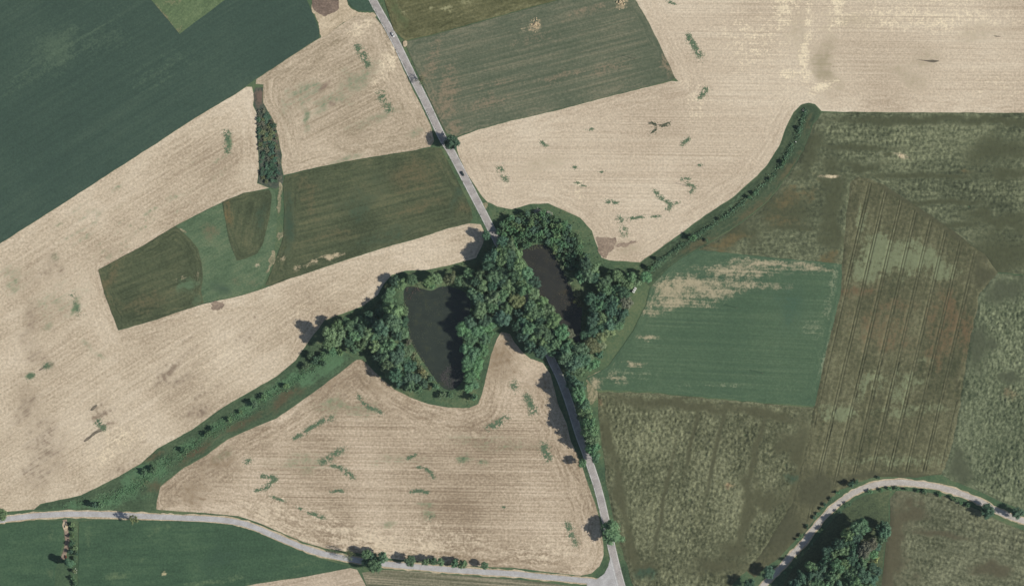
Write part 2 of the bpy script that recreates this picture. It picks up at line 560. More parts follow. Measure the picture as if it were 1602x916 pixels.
south = [(558, 562), (538, 578), (500.5, 606), (463, 633), (433, 653.5), (400, 667), (354, 688), (324, 711), (284, 734), (251, 761), (246, 781.5), (245, 796.5),
         (276, 799), (326.6, 802), (372, 806.6), (400, 815), (430, 828), (475, 847), (508, 857), (551, 863), (613.6, 873), (726.6, 884.5), (800, 887), (850, 893),
         (908, 899.6), (925.6, 896), (938.7, 884.5), (944.5, 867), (943.5, 847), (938, 811.6), (930.6, 786.5), (920.6, 759), (913, 736), (905, 715), (893, 690), (886, 661),
         (873, 631), (867, 608), (861, 585), (849, 567), (830, 560.5), (815, 548), (805, 535), (797, 522), (784, 519), (777, 530), (769, 553), (762, 583), (754, 616),
         (748, 631), (734, 638), (701.5, 637), (671, 632), (641, 621), (616, 608), (596, 591), (576, 570.5), (566, 562)]
sheet("stubble_field", south, field_mat("stubble_south", (C(144, 127, 105), C(181, 164, 140), C(208, 191, 167)), -.8, .007, .8, 1.1, 1.1, .011, .8, .8, (12, 34), .4,
      masks=((C(124, 134, 104), 2.0), (C(140, 122, 98), 2.2), (C(214, 198, 172), 2))), pitch=2.8,
      label="brown striped stubble field in the fork of the two roads below the ponds",
      blobs=[(1, 780, 560, 30, 40, 0, .5), (1, 840, 600, 30, 30, 0, .3), (1, 300, 770, 40, 20, 0, .45), (1, 340, 730, 40, 20, 30, .4), (1, 520, 600, 40, 20, 40, .3),
             (1, 580, 600, 30, 20, -40, .35), (0, 540, 640, 60, 16, 0, .42), (0, 470, 720, 60, 16, 0, .3), (0, 620, 715, 60, 10, 0, .3), (0, 740, 690, 60, 14, 0, .3),
             (0, 800, 700, 60, 12, 0, .3), (0, 350, 715, 20, 8, 30, .5), (0, 672, 809, 14, 8, 0, .7), (0, 667, 789, 16, 7, 0, .55), (0, 606, 818, 16, 5, 0, .6),
             (0, 725, 719, 12, 8, 0, .75), (0, 753, 722, 8, 5, 0, .7), (2, 600, 840, 200, 30, -6, .45), (2, 420, 800, 70, 20, -20, .4), (2, 860, 860, 60, 30, 0, .4),
             (2, 700, 670, 120, 20, 0, .2)])

bottom_stub = [(300, 960), (345, 926), (400, 912.5), (475, 902), (548, 887.5), (558, 890), (573, 916), (592, 960)]
sheet("stubble_field", bottom_stub, field_mat("stubble_bottom", (C(160, 144, 122), C(184, 168, 146), C(206, 190, 168)), 14, .014, .5, .9, .5, .02, .7, .8),
      label="small pinkish stubble triangle under the bottom road")
sheet("fallow_field", [(566, 895), (601, 890.5), (651, 893), (727, 900), (800, 905), (860, 911), (905, 918), (905, 960), (592, 960), (574, 916)],
      field_mat("fallow", (C(90, 92, 72), C(122, 120, 98), C(160, 150, 128)), -4, .012, .55, 1.5, .6, .02, .6),
      label="streaky green and straw fallow strip under the bottom road")

# --- green crops


def crop(h, rough, s=2.6, seed=0):
    return lambda x, y, e: h + (fbm(x, y, s, seed, 2) - .5) * 2 * rough


sheet("crop_field", [(-150, 475), (0, 379.5), (118, 304.5), (236, 228.5), (310, 180.5), (369, 145.5), (385, 133.5), (400, 122.5), (438, 98.5), (470, 77.5), (499.5, 58.5),
      (499, 48), (494, 33), (486, 15), (479, 0), (474, -60), (-150, -60)],
      field_mat("dark_crop", (C(59, 77, 67), C(64, 83, 71), C(73, 91, 77)), 31, .006, .35, .75, .9, .01, .35, .9, (6, 14), masks=((C(88, 106, 86), 1.2), None, (C(150, 145, 120), 2)), bump=.35),
      pitch=6, hfun=crop(.22, .05), skirt=1, grow=.3, label="broad dark green crop filling the upper left corner",
      blobs=[(0, 90, 75, 50, 40, 30, .5), (0, 160, 70, 70, 30, 30, .35), (0, 250, 110, 70, 25, 30, .3), (0, 30, 130, 60, 20, 30, .35), (2, 378, 106, 3, 2, 0, .9), (2, 118, 12, 6, 4, 0, .4)])
sheet("meadow_plot", [(187, -60), (237, 0), (281, 53), (352, 0), (432, -60)],
      field_mat("light_meadow", (C(80, 98, 70), C(99, 117, 83), C(120, 134, 98)), 50, .05, .4, .7, .6, .05, .6, masks=((C(140, 128, 100), 2), None, None)), z=.32, skirt=1,
      hfun=lambda x, y, e: e * 0, label="light green meadow wedge cut into the dark crop", blobs=[(0, 278, 47, 10, 5, 50, .6), (0, 257, 24, 2, 26, 38, .6), (0, 268, 3, 20, 5, 0, .4)])
sheet("crop_field", [(540, -60), (544, 0), (551, 11), (561, 16), (584, 18), (576, 0), (555, -60)],
      field_mat("dark_crop_b", (C(60, 81, 68), C(67, 88, 73), C(79, 99, 80)), 31, .006, .45, .75), hfun=crop(.3, .05), skirt=1, grow=.3, label="small dark green wedge beside the road at the top edge")
sheet("crop_field", [(575, -60), (602, 0), (617, 48), (634, 63.5), (676, 53.5), (727, 39.5), (800, 19), (873, -.5), (975, -28), (1090, -60)],
      field_mat("ochre_crop", (C(78, 80, 54), C(101, 101, 71), C(128, 126, 92)), 15, .012, .3, 1.0, .8, .02, .6, .8, (8, 20), masks=((C(88, 100, 68), 1.5), (C(66, 70, 50), 1), (C(150, 148, 112), 2.4))),
      hfun=crop(.3, .1), skirt=1, grow=.3, label="ochre green crop at the top beside the main road",
      blobs=[(0, 625, 25, 6, 40, 25, .6), (2, 630, 18, 5, 4, 0, .7), (2, 700, 11, 8, 3, 10, .7), (2, 730, 3, 10, 4, 0, .6), (2, 676, 10, 5, 4, 0, .5), (0, 636, 35, 8, 4, 0, .6), (2, 712, 24, 6, 3, 0, .5)])
sheet("crop_field", [(635, 66), (676, 56), (727, 42), (800, 21.5), (873, 1.5), (975, -26), (993, 0), (1013.6, 35), (1031, 70), (1055.5, 122), (1051, 125), (961, 147.5),
      (875, 170.5), (800, 187.5), (752, 200.5), (714, 213), (699, 208.5), (676, 161), (651, 108), (637, 73)],
      field_mat("thin_crop", (C(84, 94, 75), C(100, 106, 86), C(124, 122, 100)), 14, .008, .42, 1.2, .7, .018, .55, .8, (4, 10),
      masks=((C(134, 122, 100), 2.4), (C(78, 84, 64), 1), (C(178, 160, 130), 3)), bump=.4), pitch=4, hfun=crop(.18, .05), skirt=1, grow=.3,
      label="striped grey green crop with bare streaks right of the main road",
      blobs=[(0, 690, 150, 26, 60, -25, .55), (0, 670, 100, 10, 50, -25, .5), (0, 760, 160, 60, 8, 14, .4), (0, 880, 118, 40, 8, 14, .55), (0, 830, 60, 50, 10, 14, .4),
             (0, 950, 108, 40, 7, 14, .55), (0, 1040, 100, 12, 24, 25, .6), (0, 920, 20, 50, 8, 14, .4), (0, 700, 105, 30, 8, 14, .4), (0, 790, 130, 60, 8, 14, .35),
             (2, 838, 38, 9, 9, 0, .8), (2, 820, 46, 14, 3, 20, .4), (2, 972, 4, 11, 9, 0, .85), (1, 1052, 122, 20, 6, 14, .6), (0, 712, 200, 18, 12, 0, .5)])

DK = (C(66, 74, 54), C(82, 90, 66), C(104, 106, 78))
sheet("crop_field", [(446.5, 276), (500, 262), (551, 252), (601, 244), (651, 236), (676, 231), (689, 232), (705, 262), (720, 292), (737, 328), (740, 341), (735, 347.5), (701, 356),
      (651, 372), (601, 386), (551, 402), (500, 419), (450, 436), (424, 446), (416, 446), (428, 418), (444, 372), (445.5, 330), (444, 288)],
      field_mat("dark_meadow", DK, 14, .012, .4, 1.15, .95, .02, .6, .8, (6, 16), masks=((C(104, 98, 72), 1.6), (C(66, 84, 66), 1.2), (C(186, 170, 140), 2.6)), bump=.4), pitch=3,
      hfun=crop(.2, .1), skirt=1, grow=.3, label="dark olive meadow between the two stubble fields left of the road",
      blobs=[(0, 640, 280, 60, 30, 15, .5), (0, 660, 330, 60, 16, 15, .4), (0, 520, 370, 60, 10, 15, .35), (0, 480, 300, 20, 50, 10, .4), (1, 560, 320, 40, 20, 15, .4), (1, 590, 290, 40, 30, 15, .3),
             (1, 450, 350, 8, 60, 0, .6), (1, 600, 370, 70, 12, 15, .4), (2, 510, 403, 26, 2.6, 14, .85), (2, 475, 417, 16, 2.6, 14, .7), (2, 441, 403, 8, 4, 30, .55), (2, 545, 396, 10, 2, 15, .5),
             (1, 720, 300, 8, 40, -25, .5), (0, 727, 335, 14, 14, 0, .5)])
sheet("pasture", [(276, 353.5), (326, 327.5), (357, 312.5), (382, 302.5), (400, 299.5), (424, 295), (431, 300), (433, 340), (432, 375), (422, 420), (412, 444), (400, 454), (377, 461),
      (321, 473), (300, 480), (296, 470), (300, 440), (300, 400), (285, 370)],
      field_mat("light_pasture", (C(74, 94, 70), C(92, 112, 84), C(112, 124, 94)), 30, .05, .3, .8, .9, .04, .6, masks=((C(112, 108, 84), 1.5), (C(68, 86, 70), 1), (C(176, 164, 138), 2.5))), z=.08,
      label="light green pasture between two dark plots on the left",
      blobs=[(0, 330, 365, 16, 12, 0, .55), (0, 390, 445, 20, 8, 15, .4), (1, 340, 445, 16, 14, 0, .5), (2, 403, 417, 8, 2, 30, .7), (0, 370, 435, 14, 6, 0, .4)])
sheet("meadow_plot", [(154.5, 422.5), (226, 383.5), (275, 354), (281, 359), (296, 373), (309, 389), (315, 411), (317, 431), (314, 455), (318, 473), (299, 480.5), (239, 500.5), (185.5, 515.5), (164, 459)],
      field_mat("dark_plot", DK, 22, .014, .36, 1.1, .9, .025, .6, .8, (6, 14), masks=((C(104, 98, 72), 1.6), (C(92, 112, 84), 1.6), (C(170, 156, 128), 2.4)), bump=.4), pitch=3,
      hfun=crop(.2, .1), skirt=1, grow=.3, label="dark olive plot with a sharp corner jutting into the left stubble",
      blobs=[(0, 172, 440, 8, 40, -18, .6), (0, 215, 470, 50, 20, 20, .4), (1, 295, 450, 20, 12, 20, .7), (2, 308, 433, 3, 8, 0, .7), (1, 306, 470, 10, 8, 0, .6), (2, 283, 437, 14, 2, 25, .5)])
sheet("meadow_plot", [(348, 316), (357, 313), (382, 303), (400, 300), (421, 297), (425, 305), (422, 335), (411, 381), (402, 396), (384, 404), (371, 407), (359, 376), (352, 338)],
      field_mat("dark_plot_b", DK, 80, .02, .3, 1.0, 1.0, .03, .6, .8, (4, 10), masks=((C(112, 100, 70), 1.6), (C(66, 84, 66), 1.2), None), bump=.4), pitch=3,
      hfun=crop(.2, .1), skirt=1, grow=.3, label="small dark plot between the pasture and the grassy ditch",
      blobs=[(0, 360, 330, 8, 26, 5, .55), (1, 410, 340, 10, 40, -10, .5)])
sheet("crop_field", [(933, 609), (918, 592), (951, 574), (972, 545), (991, 517), (1011, 477), (1017, 451), (1039, 426), (1064, 405), (1091, 391.5), (1130, 395), (1200, 402.5), (1260, 408), (1318, 413.5),
      (1314.5, 460), (1294, 543), (1274, 634.5), (1200, 628.5), (1076, 617.5), (1013, 611)],
      field_mat("teal_crop", (C(68, 90, 70), C(78, 100, 76), C(95, 114, 87)), -2.5, .008, .5, .8, .5, .012, .35, .9, (4, 12),
      masks=((C(168, 158, 130), 2.1), (C(66, 92, 76), 1), (C(132, 140, 112), 2.2)), bump=.4), pitch=3.5, hfun=crop(.2, .06), skirt=1, grow=.3,
      label="smooth bluish green crop square on the right of the ponds",
      blobs=[(0, 1050, 455, 36, 22, 0, .7), (0, 1150, 420, 70, 7, -3, .62), (0, 1270, 416, 40, 5, -4, .6), (0, 1170, 445, 50, 6, -2, .6), (2, 1290, 560, 6, 50, -12, .4), (0, 1085, 440, 44, 12, 0, .75), (0, 1050, 474, 44, 9, 0, .75), (0, 1110, 458, 40, 8, 0, .6), (0, 1130, 432, 80, 6, 0, .62), (0, 1195, 411, 60, 5, -4, .75), (0, 1120, 452, 60, 7, 0, .6), (0, 1210, 447, 34, 4, 0, .7), (0, 1080, 475, 50, 5, 0, .5),
             (0, 1018, 490, 22, 6, 0, .55), (0, 1010, 528, 18, 4, 0, .55), (0, 985, 569, 28, 3, 0, .7), (0, 965, 592, 22, 7, 0, .5), (0, 930, 596, 9, 10, 20, .85), (2, 990, 585, 60, 8, -3, .3),
             (2, 1030, 600, 90, 2, -3, .35), (2, 1160, 604, 90, 2, -3, .35), (1, 1240, 480, 40, 60, 0, .4), (2, 1300, 490, 8, 20, 0, .4), (2, 1275, 515, 20, 12, 0, .35), (0, 1240, 420, 60, 6, -3, .35), (2, 1306, 440, 5, 60, -12, .4)])
BG = (C(56, 79, 60), C(67, 92, 69), C(82, 106, 78))
sheet("grass_field", [(-150, 832), (0, 820), (38, 816), (96, 814.5), (99, 845), (93, 868), (86, 890), (83, 960), (-150, 960)],
      field_mat("lush_grass", BG, 5, .03, .2, .6, .8, .02, .6, masks=((C(96, 112, 82), 1.2), None, None), bump=.5), hfun=crop(.2, .06), skirt=1, grow=.3, label="dark green grass field in the bottom left corner",
      blobs=[(0, 82, 830, 6, 20, 0, .35), (0, 80, 900, 6, 20, 10, .5)])
sheet("grass_field", [(124, 816), (151, 812.5), (226, 813.5), (314, 816), (364, 821), (400, 831), (450, 853), (500, 873), (533, 882), (547, 886), (475, 900.5), (400, 911), (345, 924), (298, 960), (122, 960)],
      field_mat("lush_grass_b", BG, 5, .03, .25, .6, .8, .02, .6, masks=((C(100, 118, 86), 1.6), (C(58, 80, 66), 1), (C(190, 178, 140), 2)), bump=.5), hfun=crop(.2, .06), skirt=1, grow=.3, label="dark green grass field wedge under the bottom left road",
      blobs=[(0, 240, 832, 3, 14, -35, .7), (0, 252, 826, 16, 2, 5, .7), (0, 225, 865, 2, 22, -25, .5), (1, 245, 842, 14, 2, -8, .9), (1, 340, 870, 50, 20, 10, .4), (2, 258, 893, 4, 3, 30, .8), (0, 190, 905, 20, 10, 0, .5),
             (0, 140, 850, 6, 40, 0, .4), (0, 430, 905, 60, 6, 12, .4), (0, 330, 910, 60, 8, 12, .5), (0, 480, 880, 50, 5, 12, .35)])

# --- rough and lodged crops on the right: real relief


def lodged(h, amp, s, seed, ang=75.0, flat=(), squash=.7):
    """uneven, partly flattened stand of grain: tangled ridges about two metres apart"""
    def fn(x, y, e):
        ca, sa = math.cos(R(ang)), math.sin(R(ang))
        u, v = (x * ca + y * sa) * squash, -x * sa + y * ca
        wx, wy = u + (vn(u, v, s * 2.2, seed + 5) - .5) * s * 2.0, v + (vn(u, v, s * 2.2, seed + 9) - .5) * s * 2.0
        r1 = 1 - np.abs(2 * vn(wx, wy, s, seed) - 1)
        r2 = vn(wx, wy, s * .62, seed + 3)
        k = .5 + .5 * np.clip(fbm(x, y, 26, seed + 40) * 3.2 - 1.0, 0, 1)
        wx_, wy_ = warp(x, y)
        for bx, by, rx, ry, an in flat:
            c0 = P(bx, by)
            cb, sb = math.cos(R(an)), math.sin(R(an))
            q_ = min(1.0, min(rx, ry) * S / 9.0)
            dx, dy = x + wx_ * q_ - c0[0], y + wy_ * q_ - c0[1]
            q = ((dx * cb + dy * sb) / (rx * S)) ** 2 + ((-dx * sb + dy * cb) / (ry * S)) ** 2
            k = k * (1 - .78 * np.exp(-q ** 2))
        k = k * np.clip((e + .5) / 4, .3, 1)
        return (h + amp * k * (.65 * r1 + .75 * r2 - .7)) * np.clip((e + .4) / 3, .12, 1)
    return fn


def flatmask(ch, flat, st=.8):
    return [(ch, bx, by, rx, ry, an, st) for bx, by, rx, ry, an in flat]


OLV = (C(68, 74, 56), C(96, 102, 78), C(130, 134, 104))
fl1 = [(1420, 188, 160, 8, 0), (1560, 190, 120, 8, 0), (1340, 232, 80, 6, 0), (1440, 276, 130, 5, 0), (1560, 240, 60, 30, 0), (1300, 300, 26, 60, 0), (1270, 240, 20, 40, -30), (1560, 400, 70, 40, 0), (1470, 317, 120, 5, 0),
       (1230, 330, 50, 40, 20), (1150, 372, 50, 22, 10), (1350, 262, 40, 10, 0), (1560, 345, 60, 20, 0), (1580, 275, 40, 10, 0), (1500, 352, 60, 5, 0), (1305, 360, 20, 60, 0), (1240, 356, 60, 5, 0)]
sheet("grain_field", [(1286, 177.5), (1325, 176.5), (1451, 177.5), (1602, 178), (1760, 180), (1760, 478), (1640, 440), (1602, 428), (1560, 425), (1540, 398), (1500, 368), (1440, 326), (1390, 294), (1362, 280),
      (1342, 277), (1331, 284), (1325, 330), (1318, 412), (1260, 406.5), (1200, 401), (1130, 393.5), (1093, 390), (1110, 381), (1160, 350), (1202, 316), (1233, 276), (1258, 236), (1266, 215), (1273, 195)],
      field_mat("lodged_north", OLV, 1, .03, .3, .8, .8, .018, 1.1, .55, (4, 12), masks=((C(80, 84, 62), 1.0), (C(104, 96, 68), 1.6), (C(206, 190, 158), 2)), bump=.6), pitch=1.0,
      hfun=lodged(.45, 1.25, 1.6, 31, 75, fl1, .8), skirt=1, grow=.5, jit=.6, label="mottled olive grain field along the right edge under the pale stubble",
      blobs=flatmask(0, fl1, .75) + [(1, 1240, 310, 40, 20, 30, .5), (1, 1130, 380, 40, 10, 10, .7), (1, 1225, 345, 40, 10, 0, .4), (1, 1420, 420, 30, 10, 0, .5), (2, 1297, 276, 17, 2.2, 2, .95), (2, 1410, 244, 10, 4, -15, .7),
                                   (1, 1510, 266, 10, 5, 0, .5), (1, 1300, 400, 20, 8, 0, .6), (0, 1388, 242, 8, 4, 0, .9)])
TL = 14.55                    # metres between tramlines, measured across


def tram_pts():
    ca, sa = math.cos(R(76.8)), math.sin(R(76.8))
    o = np.array(P(1352, 440))
    us = []
    for k in range(-14, 14):
        for c in (-1.05, 1.05):
            us += [k * TL + c + q for q in (-.52, -.28, .28, .52)]
        us += [k * TL + q for q in np.arange(2.4, TL - 2.2, 1.45)]
    vs = np.arange(-300, 200, 1.7)
    gu, gv = np.meshgrid(us, vs)
    gu, gv = gu.ravel(), gv.ravel()
    # across direction is to the right of the running direction
    return np.stack([o[0] + gu * sa + gv * ca, o[1] - gu * ca + gv * sa], 1), o, ca, sa


tp, to, tca, tsa = tram_pts()


fl2 = [(1440, 320, 100, 11, -33), (1505, 365, 60, 12, -33), (1535, 420, 26, 26, 0), (1395, 745, 130, 8, 0), (1225, 840, 36, 50, -30), (1275, 770, 30, 40, -30)]


def tram_h(x, y, e):
    a = (x - to[0]) * tsa - (y - to[1]) * tca
    t = (a + TL * 50 + TL / 2) % TL - TL / 2
    rut = np.clip(1 - (np.abs(np.abs(t) - 1.05) - .28) / .24, 0, 1) * (e > 4)
    py = 458 - y / S
    base = .5 + (fbm(x, y, 2.2, 71, 2) - .5) * .34
    rough = lodged(0, .8, 2.4, 51, 76)(x, y, e)
    k = np.clip(fbm(x, y, 22, 66) * 5 - 2.55 + ((py > 560) & (py < 690)) * .4 - ((py > 440) & (py < 545)) * .8, 0, 1)
    fl = 0
    wx_, wy_ = warp(x, y)
    for bx, by, rx, ry, an in fl2:
        c0 = P(bx, by)
        cb, sb = math.cos(R(an)), math.sin(R(an))
        dx, dy = x + wx_ * .5 - c0[0], y + wy_ * .5 - c0[1]
        fl = np.maximum(fl, np.exp(-(((dx * cb + dy * sb) / (rx * S)) ** 2 + ((-dx * sb + dy * cb) / (ry * S)) ** 2) ** 2))
    rut = rut * (1 - fl)
    rut = rut * (.1 + .5 * fbm(x, y, 30, 77))
    return ((base + rough * k * (1 - fl)) * (1 - rut) + .1 * rut) * np.clip((e + .4) / 3, .12, 1)


def tram_m(x, y, e, m):
    a = (x - to[0]) * tsa - (y - to[1]) * tca
    t = (a + TL * 50 + TL / 2) % TL - TL / 2
    rut = np.clip(1 - (np.abs(np.abs(t) - 1.05) - .28) / .24, 0, 1) * (e > 4)
    m[:, 2] = np.maximum(m[:, 2], rut * .55)


sheet("grain_field", [(1342, 277.6), (1361.6, 280.7), (1389.6, 294.7), (1439.6, 326.7), (1499.6, 368.7), (1539.6, 398.6), (1559.5, 425.6), (1546.4, 441.6), (1532.4, 459.6), (1526.3, 493), (1518.3, 528), (1511.3, 565), (1501.3, 636), (1491.3, 686),
      (1485.3, 711), (1473, 740), (1451, 743), (1413, 744), (1371, 743), (1346, 750), (1313, 765), (1295, 781), (1258, 829), (1215, 872), (1180, 900), (1168.6, 890.6), (1190.6, 866.4), (1222.6, 815.3), (1240.6, 785), (1261.6, 700), (1274.8, 637), (1295, 543), (1315.3, 460), (1318.7, 412), (1325.7, 330), (1331.5, 284.6)],
      field_mat("tramline_grain", (C(74, 78, 57), C(95, 95, 71), C(118, 118, 90)), 76.8, .03, .35, .8, .9, .02, .9, .6, (2, 6),
      masks=((C(120, 127, 97), 2.2), (C(108, 93, 69), 1.5), (C(82, 83, 63), .5)), bump=.5), pitch=1.5, pts=tp, hfun=tram_h, mfun=tram_m, skirt=1, grow=1.1, jit=1.2,
      label="brownish grain field with paired wheel tramlines running up to a point",
      blobs=[(0, 1376, 385, 30, 22, 0, .95), (0, 1420, 412, 60, 22, 0, .95), (0, 1475, 420, 26, 16, -20, .9), (0, 1358, 418, 18, 20, 0, .9), (0, 1400, 395, 30, 20, 0, .8), (0, 1440, 392, 20, 10, -30, .7), (0, 1350, 350, 10, 30, 0, .5), (1, 1340, 460, 40, 12, 0, .5), (1, 1480, 500, 26, 60, 0, .55), (1, 1510, 520, 12, 40, 0, .6),
             (1, 1380, 520, 60, 40, 0, .4), (0, 1360, 600, 30, 18, 20, .65), (0, 1310, 645, 26, 14, 0, .8), (0, 1420, 600, 30, 22, 0, .5), (0, 1450, 560, 14, 6, 0, .7), (0, 1430, 640, 80, 10, 0, .45), (0, 1400, 720, 100, 8, 0, .45),
             (1, 1460, 545, 20, 40, 0, .45), (1, 1400, 480, 60, 14, 0, .35)] + flatmask(2, fl2, .8))
fl3 = [(1530, 540, 16, 34, 10), (1580, 590, 18, 10, 0), (1500, 730, 20, 26, -20), (1570, 450, 30, 22, 0)]
sheet("maize_field", [(1533, 460), (1547, 442), (1560, 429), (1602, 432), (1640, 444), (1760, 482), (1760, 862), (1640, 812), (1602, 797), (1570, 783), (1530, 766), (1495, 752), (1474, 741), (1486, 711), (1492, 686), (1502, 636), (1512, 565), (1519, 528), (1527, 493)],
      field_mat("maize", (C(70, 80, 60), C(99, 107, 82), C(128, 135, 106)), 75, .22, .4, .9, .6, .02, 1.2, .6, (3, 10), masks=((C(84, 90, 70), .8), (C(120, 110, 84), 1.4), None), bump=.6), pitch=.95,
      hfun=lodged(.65, 1.6, 1.5, 91, 77, fl3, .65), skirt=1, grow=.9, jit=1.0, label="pale green coarse crop with ragged texture at the right edge", blobs=flatmask(0, fl3, .9) + [(1, 1580, 615, 10, 14, 0, .5)])
fl5 = [(1060, 632, 140, 10, -4), (1200, 645, 80, 10, -4), (955, 690, 10, 60, 14), (968, 770, 9, 70, 12), (985, 850, 9, 60, 14), (1250, 730, 14, 110, -8), (1235, 690, 26, 20, 0), (1120, 700, 4, 120, -12), (1180, 720, 6, 140, -12), (1085, 680, 4, 80, -12),
       (1165, 800, 14, 80, -12), (1200, 780, 40, 24, 0), (1130, 885, 60, 22, 0), (1010, 890, 30, 14, 0), (1040, 780, 4, 120, -12), (1150, 850, 30, 20, 0)]
sheet("grain_field", [(936, 614), (1013, 615), (1076, 621), (1200, 632), (1274, 638.5), (1261, 700), (1240, 785), (1222, 815), (1190, 866), (1168, 890), (1145, 912), (1130, 960), (1004, 960), (996, 930), (985, 890), (972, 852), (961, 810), (951, 762), (944, 700), (938, 655)],
      field_mat("lodged_south", (C(70, 74, 54), C(101, 104, 79), C(134, 136, 106)), 78, .22, .35, .9, .8, .02, 1.1, .6, (3, 9), masks=((C(86, 87, 65), .9), (C(64, 84, 66), 1.2), (C(150, 128, 98), 1.6)), bump=.6), pitch=.95,
      hfun=lodged(.5, 1.35, 1.55, 131, 60, fl5, .85), skirt=1, grow=.8, jit=.8, label="tangled olive grain field right of the main road at the bottom",
      blobs=flatmask(0, fl5, .8) + [(1, 1010, 900, 30, 12, 0, .6), (1, 1240, 745, 20, 8, 0, .5), (2, 932, 625, 8, 10, 0, .6), (2, 1140, 760, 10, 5, 0, .5), (0, 1140, 690, 50, 30, 0, .25)])
fl6 = [(1400, 850, 26, 90, 0), (1420, 800, 30, 24, 0), (1390, 900, 20, 60, 0), (1470, 835, 60, 6, -8), (1550, 895, 30, 14, 0), (1500, 780, 40, 5, -14)]
sheet("grain_field", [(1393, 812), (1392, 780), (1402, 767), (1438, 768), (1470, 773), (1500, 785), (1530, 797), (1559, 812), (1584, 823), (1602, 829), (1760, 884), (1760, 980), (1380, 980), (1379, 916), (1383, 880), (1386, 850)],
      field_mat("lodged_east", (C(76, 80, 60), C(104, 107, 84), C(134, 136, 108)), -12, .04, .3, .8, .8, .02, 1.1, .6, (3, 9), masks=((C(90, 87, 68), .9), None, None), bump=.6), pitch=1.0,
      hfun=lodged(.45, 1.25, 1.6, 171, 60, fl6, .85), skirt=1, label="mottled grain field inside the bend of the lower right road", blobs=flatmask(0, fl6, .8))
sheet("grass_verge", [(1338, 782), (1356, 773), (1392, 767.5), (1390, 790), (1391, 812), (1386, 846), (1381, 880), (1377, 960), (1230, 960), (1218, 925), (1240, 890), (1262, 862), (1285, 834), (1310, 804)],
      field_mat("copse_grass", (C(62, 74, 56), C(84, 96, 70), C(106, 112, 82)), 40, .06, .2, .6, .9, .03, .8, bump=.5), z=.05, label="rough grass round the copse in the lower right")

# --- grassy ditch corridors
sheet("grass_corridor", [(483, 534), (463, 564), (433, 589), (400, 608), (351, 636), (301, 672), (274, 687), (246, 702), (221, 725), (181, 748), (126, 775), (64, 789), (54, 797), (110, 796), (180, 798), (244, 799),
      (245, 781), (250, 760), (283, 733), (323, 710), (353, 687), (400, 666), (433, 652.5), (463, 632), (500, 605), (538, 577), (556, 561), (530, 545)],
      field_mat("corridor_grass", (C(58, 74, 56), C(74, 92, 68), C(94, 110, 82)), 33, .02, .25, .7, .7, .03, .7, .8, (60, 90), .45, masks=((C(88, 118, 86), 1.4), (C(92, 84, 64), 1.2), None), bump=.5), z=.05, pitch=3,
      label="grassy ditch corridor running down to the bottom left road",
      blobs=[(0, 200, 765, 60, 18, 25, .8), (0, 235, 738, 30, 14, 35, .85), (0, 290, 702, 26, 8, 38, .7), (0, 335, 668, 30, 8, 33, .7), (0, 385, 640, 30, 8, 33, .75), (0, 425, 617, 24, 10, 30, .8), (0, 470, 590, 40, 14, 35, .8), (0, 520, 565, 30, 14, 30, .8), (0, 160, 785, 80, 8, 5, .7),
             (1, 310, 705, 40, 8, 35, .7), (1, 380, 662, 40, 8, 28, .6), (1, 450, 625, 40, 8, 33, .7), (1, 230, 765, 20, 20, 20, .5), (1, 240, 715, 26, 5, 32, .6)])
sheet("grass_corridor", [(1284, 176), (1274.5, 164), (1265, 162), (1253.5, 165), (1242, 177), (1231, 199), (1220, 229), (1201, 259), (1185, 276), (1148, 309), (1102, 339), (1067, 365), (1027, 394), (1002, 411), (1008, 440), (1016, 448),
      (1038, 424.5), (1063, 403.5), (1090, 389.5), (1108, 379.5), (1158, 348.5), (1200, 315), (1231, 275), (1256, 235), (1264, 214), (1271, 194)],
      field_mat("corridor_grass_b", (C(54, 68, 52), C(70, 86, 64), C(92, 102, 76)), 40, .02, .3, .7, .6, .03, .6, .8, (60, 90), .5, masks=((C(96, 122, 92), 1.3), (C(94, 92, 68), 1.4), None), bump=.5), z=.05, pitch=3,
      label="green ditch corridor curving from the right stubble to the ponds",
      blobs=[(1, 1090, 382, 40, 7, 28, .7), (1, 1180, 328, 50, 8, 38, .75), (1, 1235, 262, 10, 40, -35, .7), (1, 1265, 195, 6, 20, -20, .6), (0, 1060, 372, 40, 5, 36, .4), (0, 1150, 314, 50, 5, 42, .4), (0, 1040, 408, 30, 4, 32, .5)])
sheet("scrub_strip", [(399, 137), (411, 136.5), (411, 160), (418, 173), (427, 188), (434, 211), (437, 230), (440, 243), (439, 256), (443, 275), (443, 286), (432, 295), (422, 293), (403, 286), (406, 262), (405, 240), (402, 210), (403, 182), (398, 165), (396, 148)],
      field_mat("scrub_soil", (C(58, 68, 60), C(76, 86, 74), C(98, 98, 84)), 90, .1, .3, .6, .9, .08, .9, .7, masks=((C(112, 96, 84), 1.4), (C(60, 84, 68), 1), None), bump=.6), z=.07, pitch=2.5,
      label="dark scrubby strip of rough ground splitting the stubble", blobs=[(0, 404, 148, 9, 14, 0, .9), (0, 432, 205, 3, 40, 12, .8), (0, 424, 220, 6, 10, 0, .4), (1, 415, 190, 10, 20, 0, .5)])

# --- bare soil, tracks
EARTH = field_mat("bare_earth", (C(126, 110, 96), C(148, 131, 114), C(174, 156, 136)), 20, .1, .4, .7, .6, .06, .8)
SAND = field_mat("pale_earth", (C(168, 152, 126), C(192, 175, 148), C(214, 198, 170)), 40, .06, .5, 1.0, .6, .05, .7)
WORN = field_mat("worn_grass", (C(104, 110, 84), C(138, 134, 106), C(172, 160, 132)), 70, .1, .5, 1.2, .8, .1, .9)
WET = field_mat("dark_earth", (C(92, 86, 74), C(116, 108, 94), C(142, 130, 114)), 0, .1, .4, .7, .6, .1, .8)


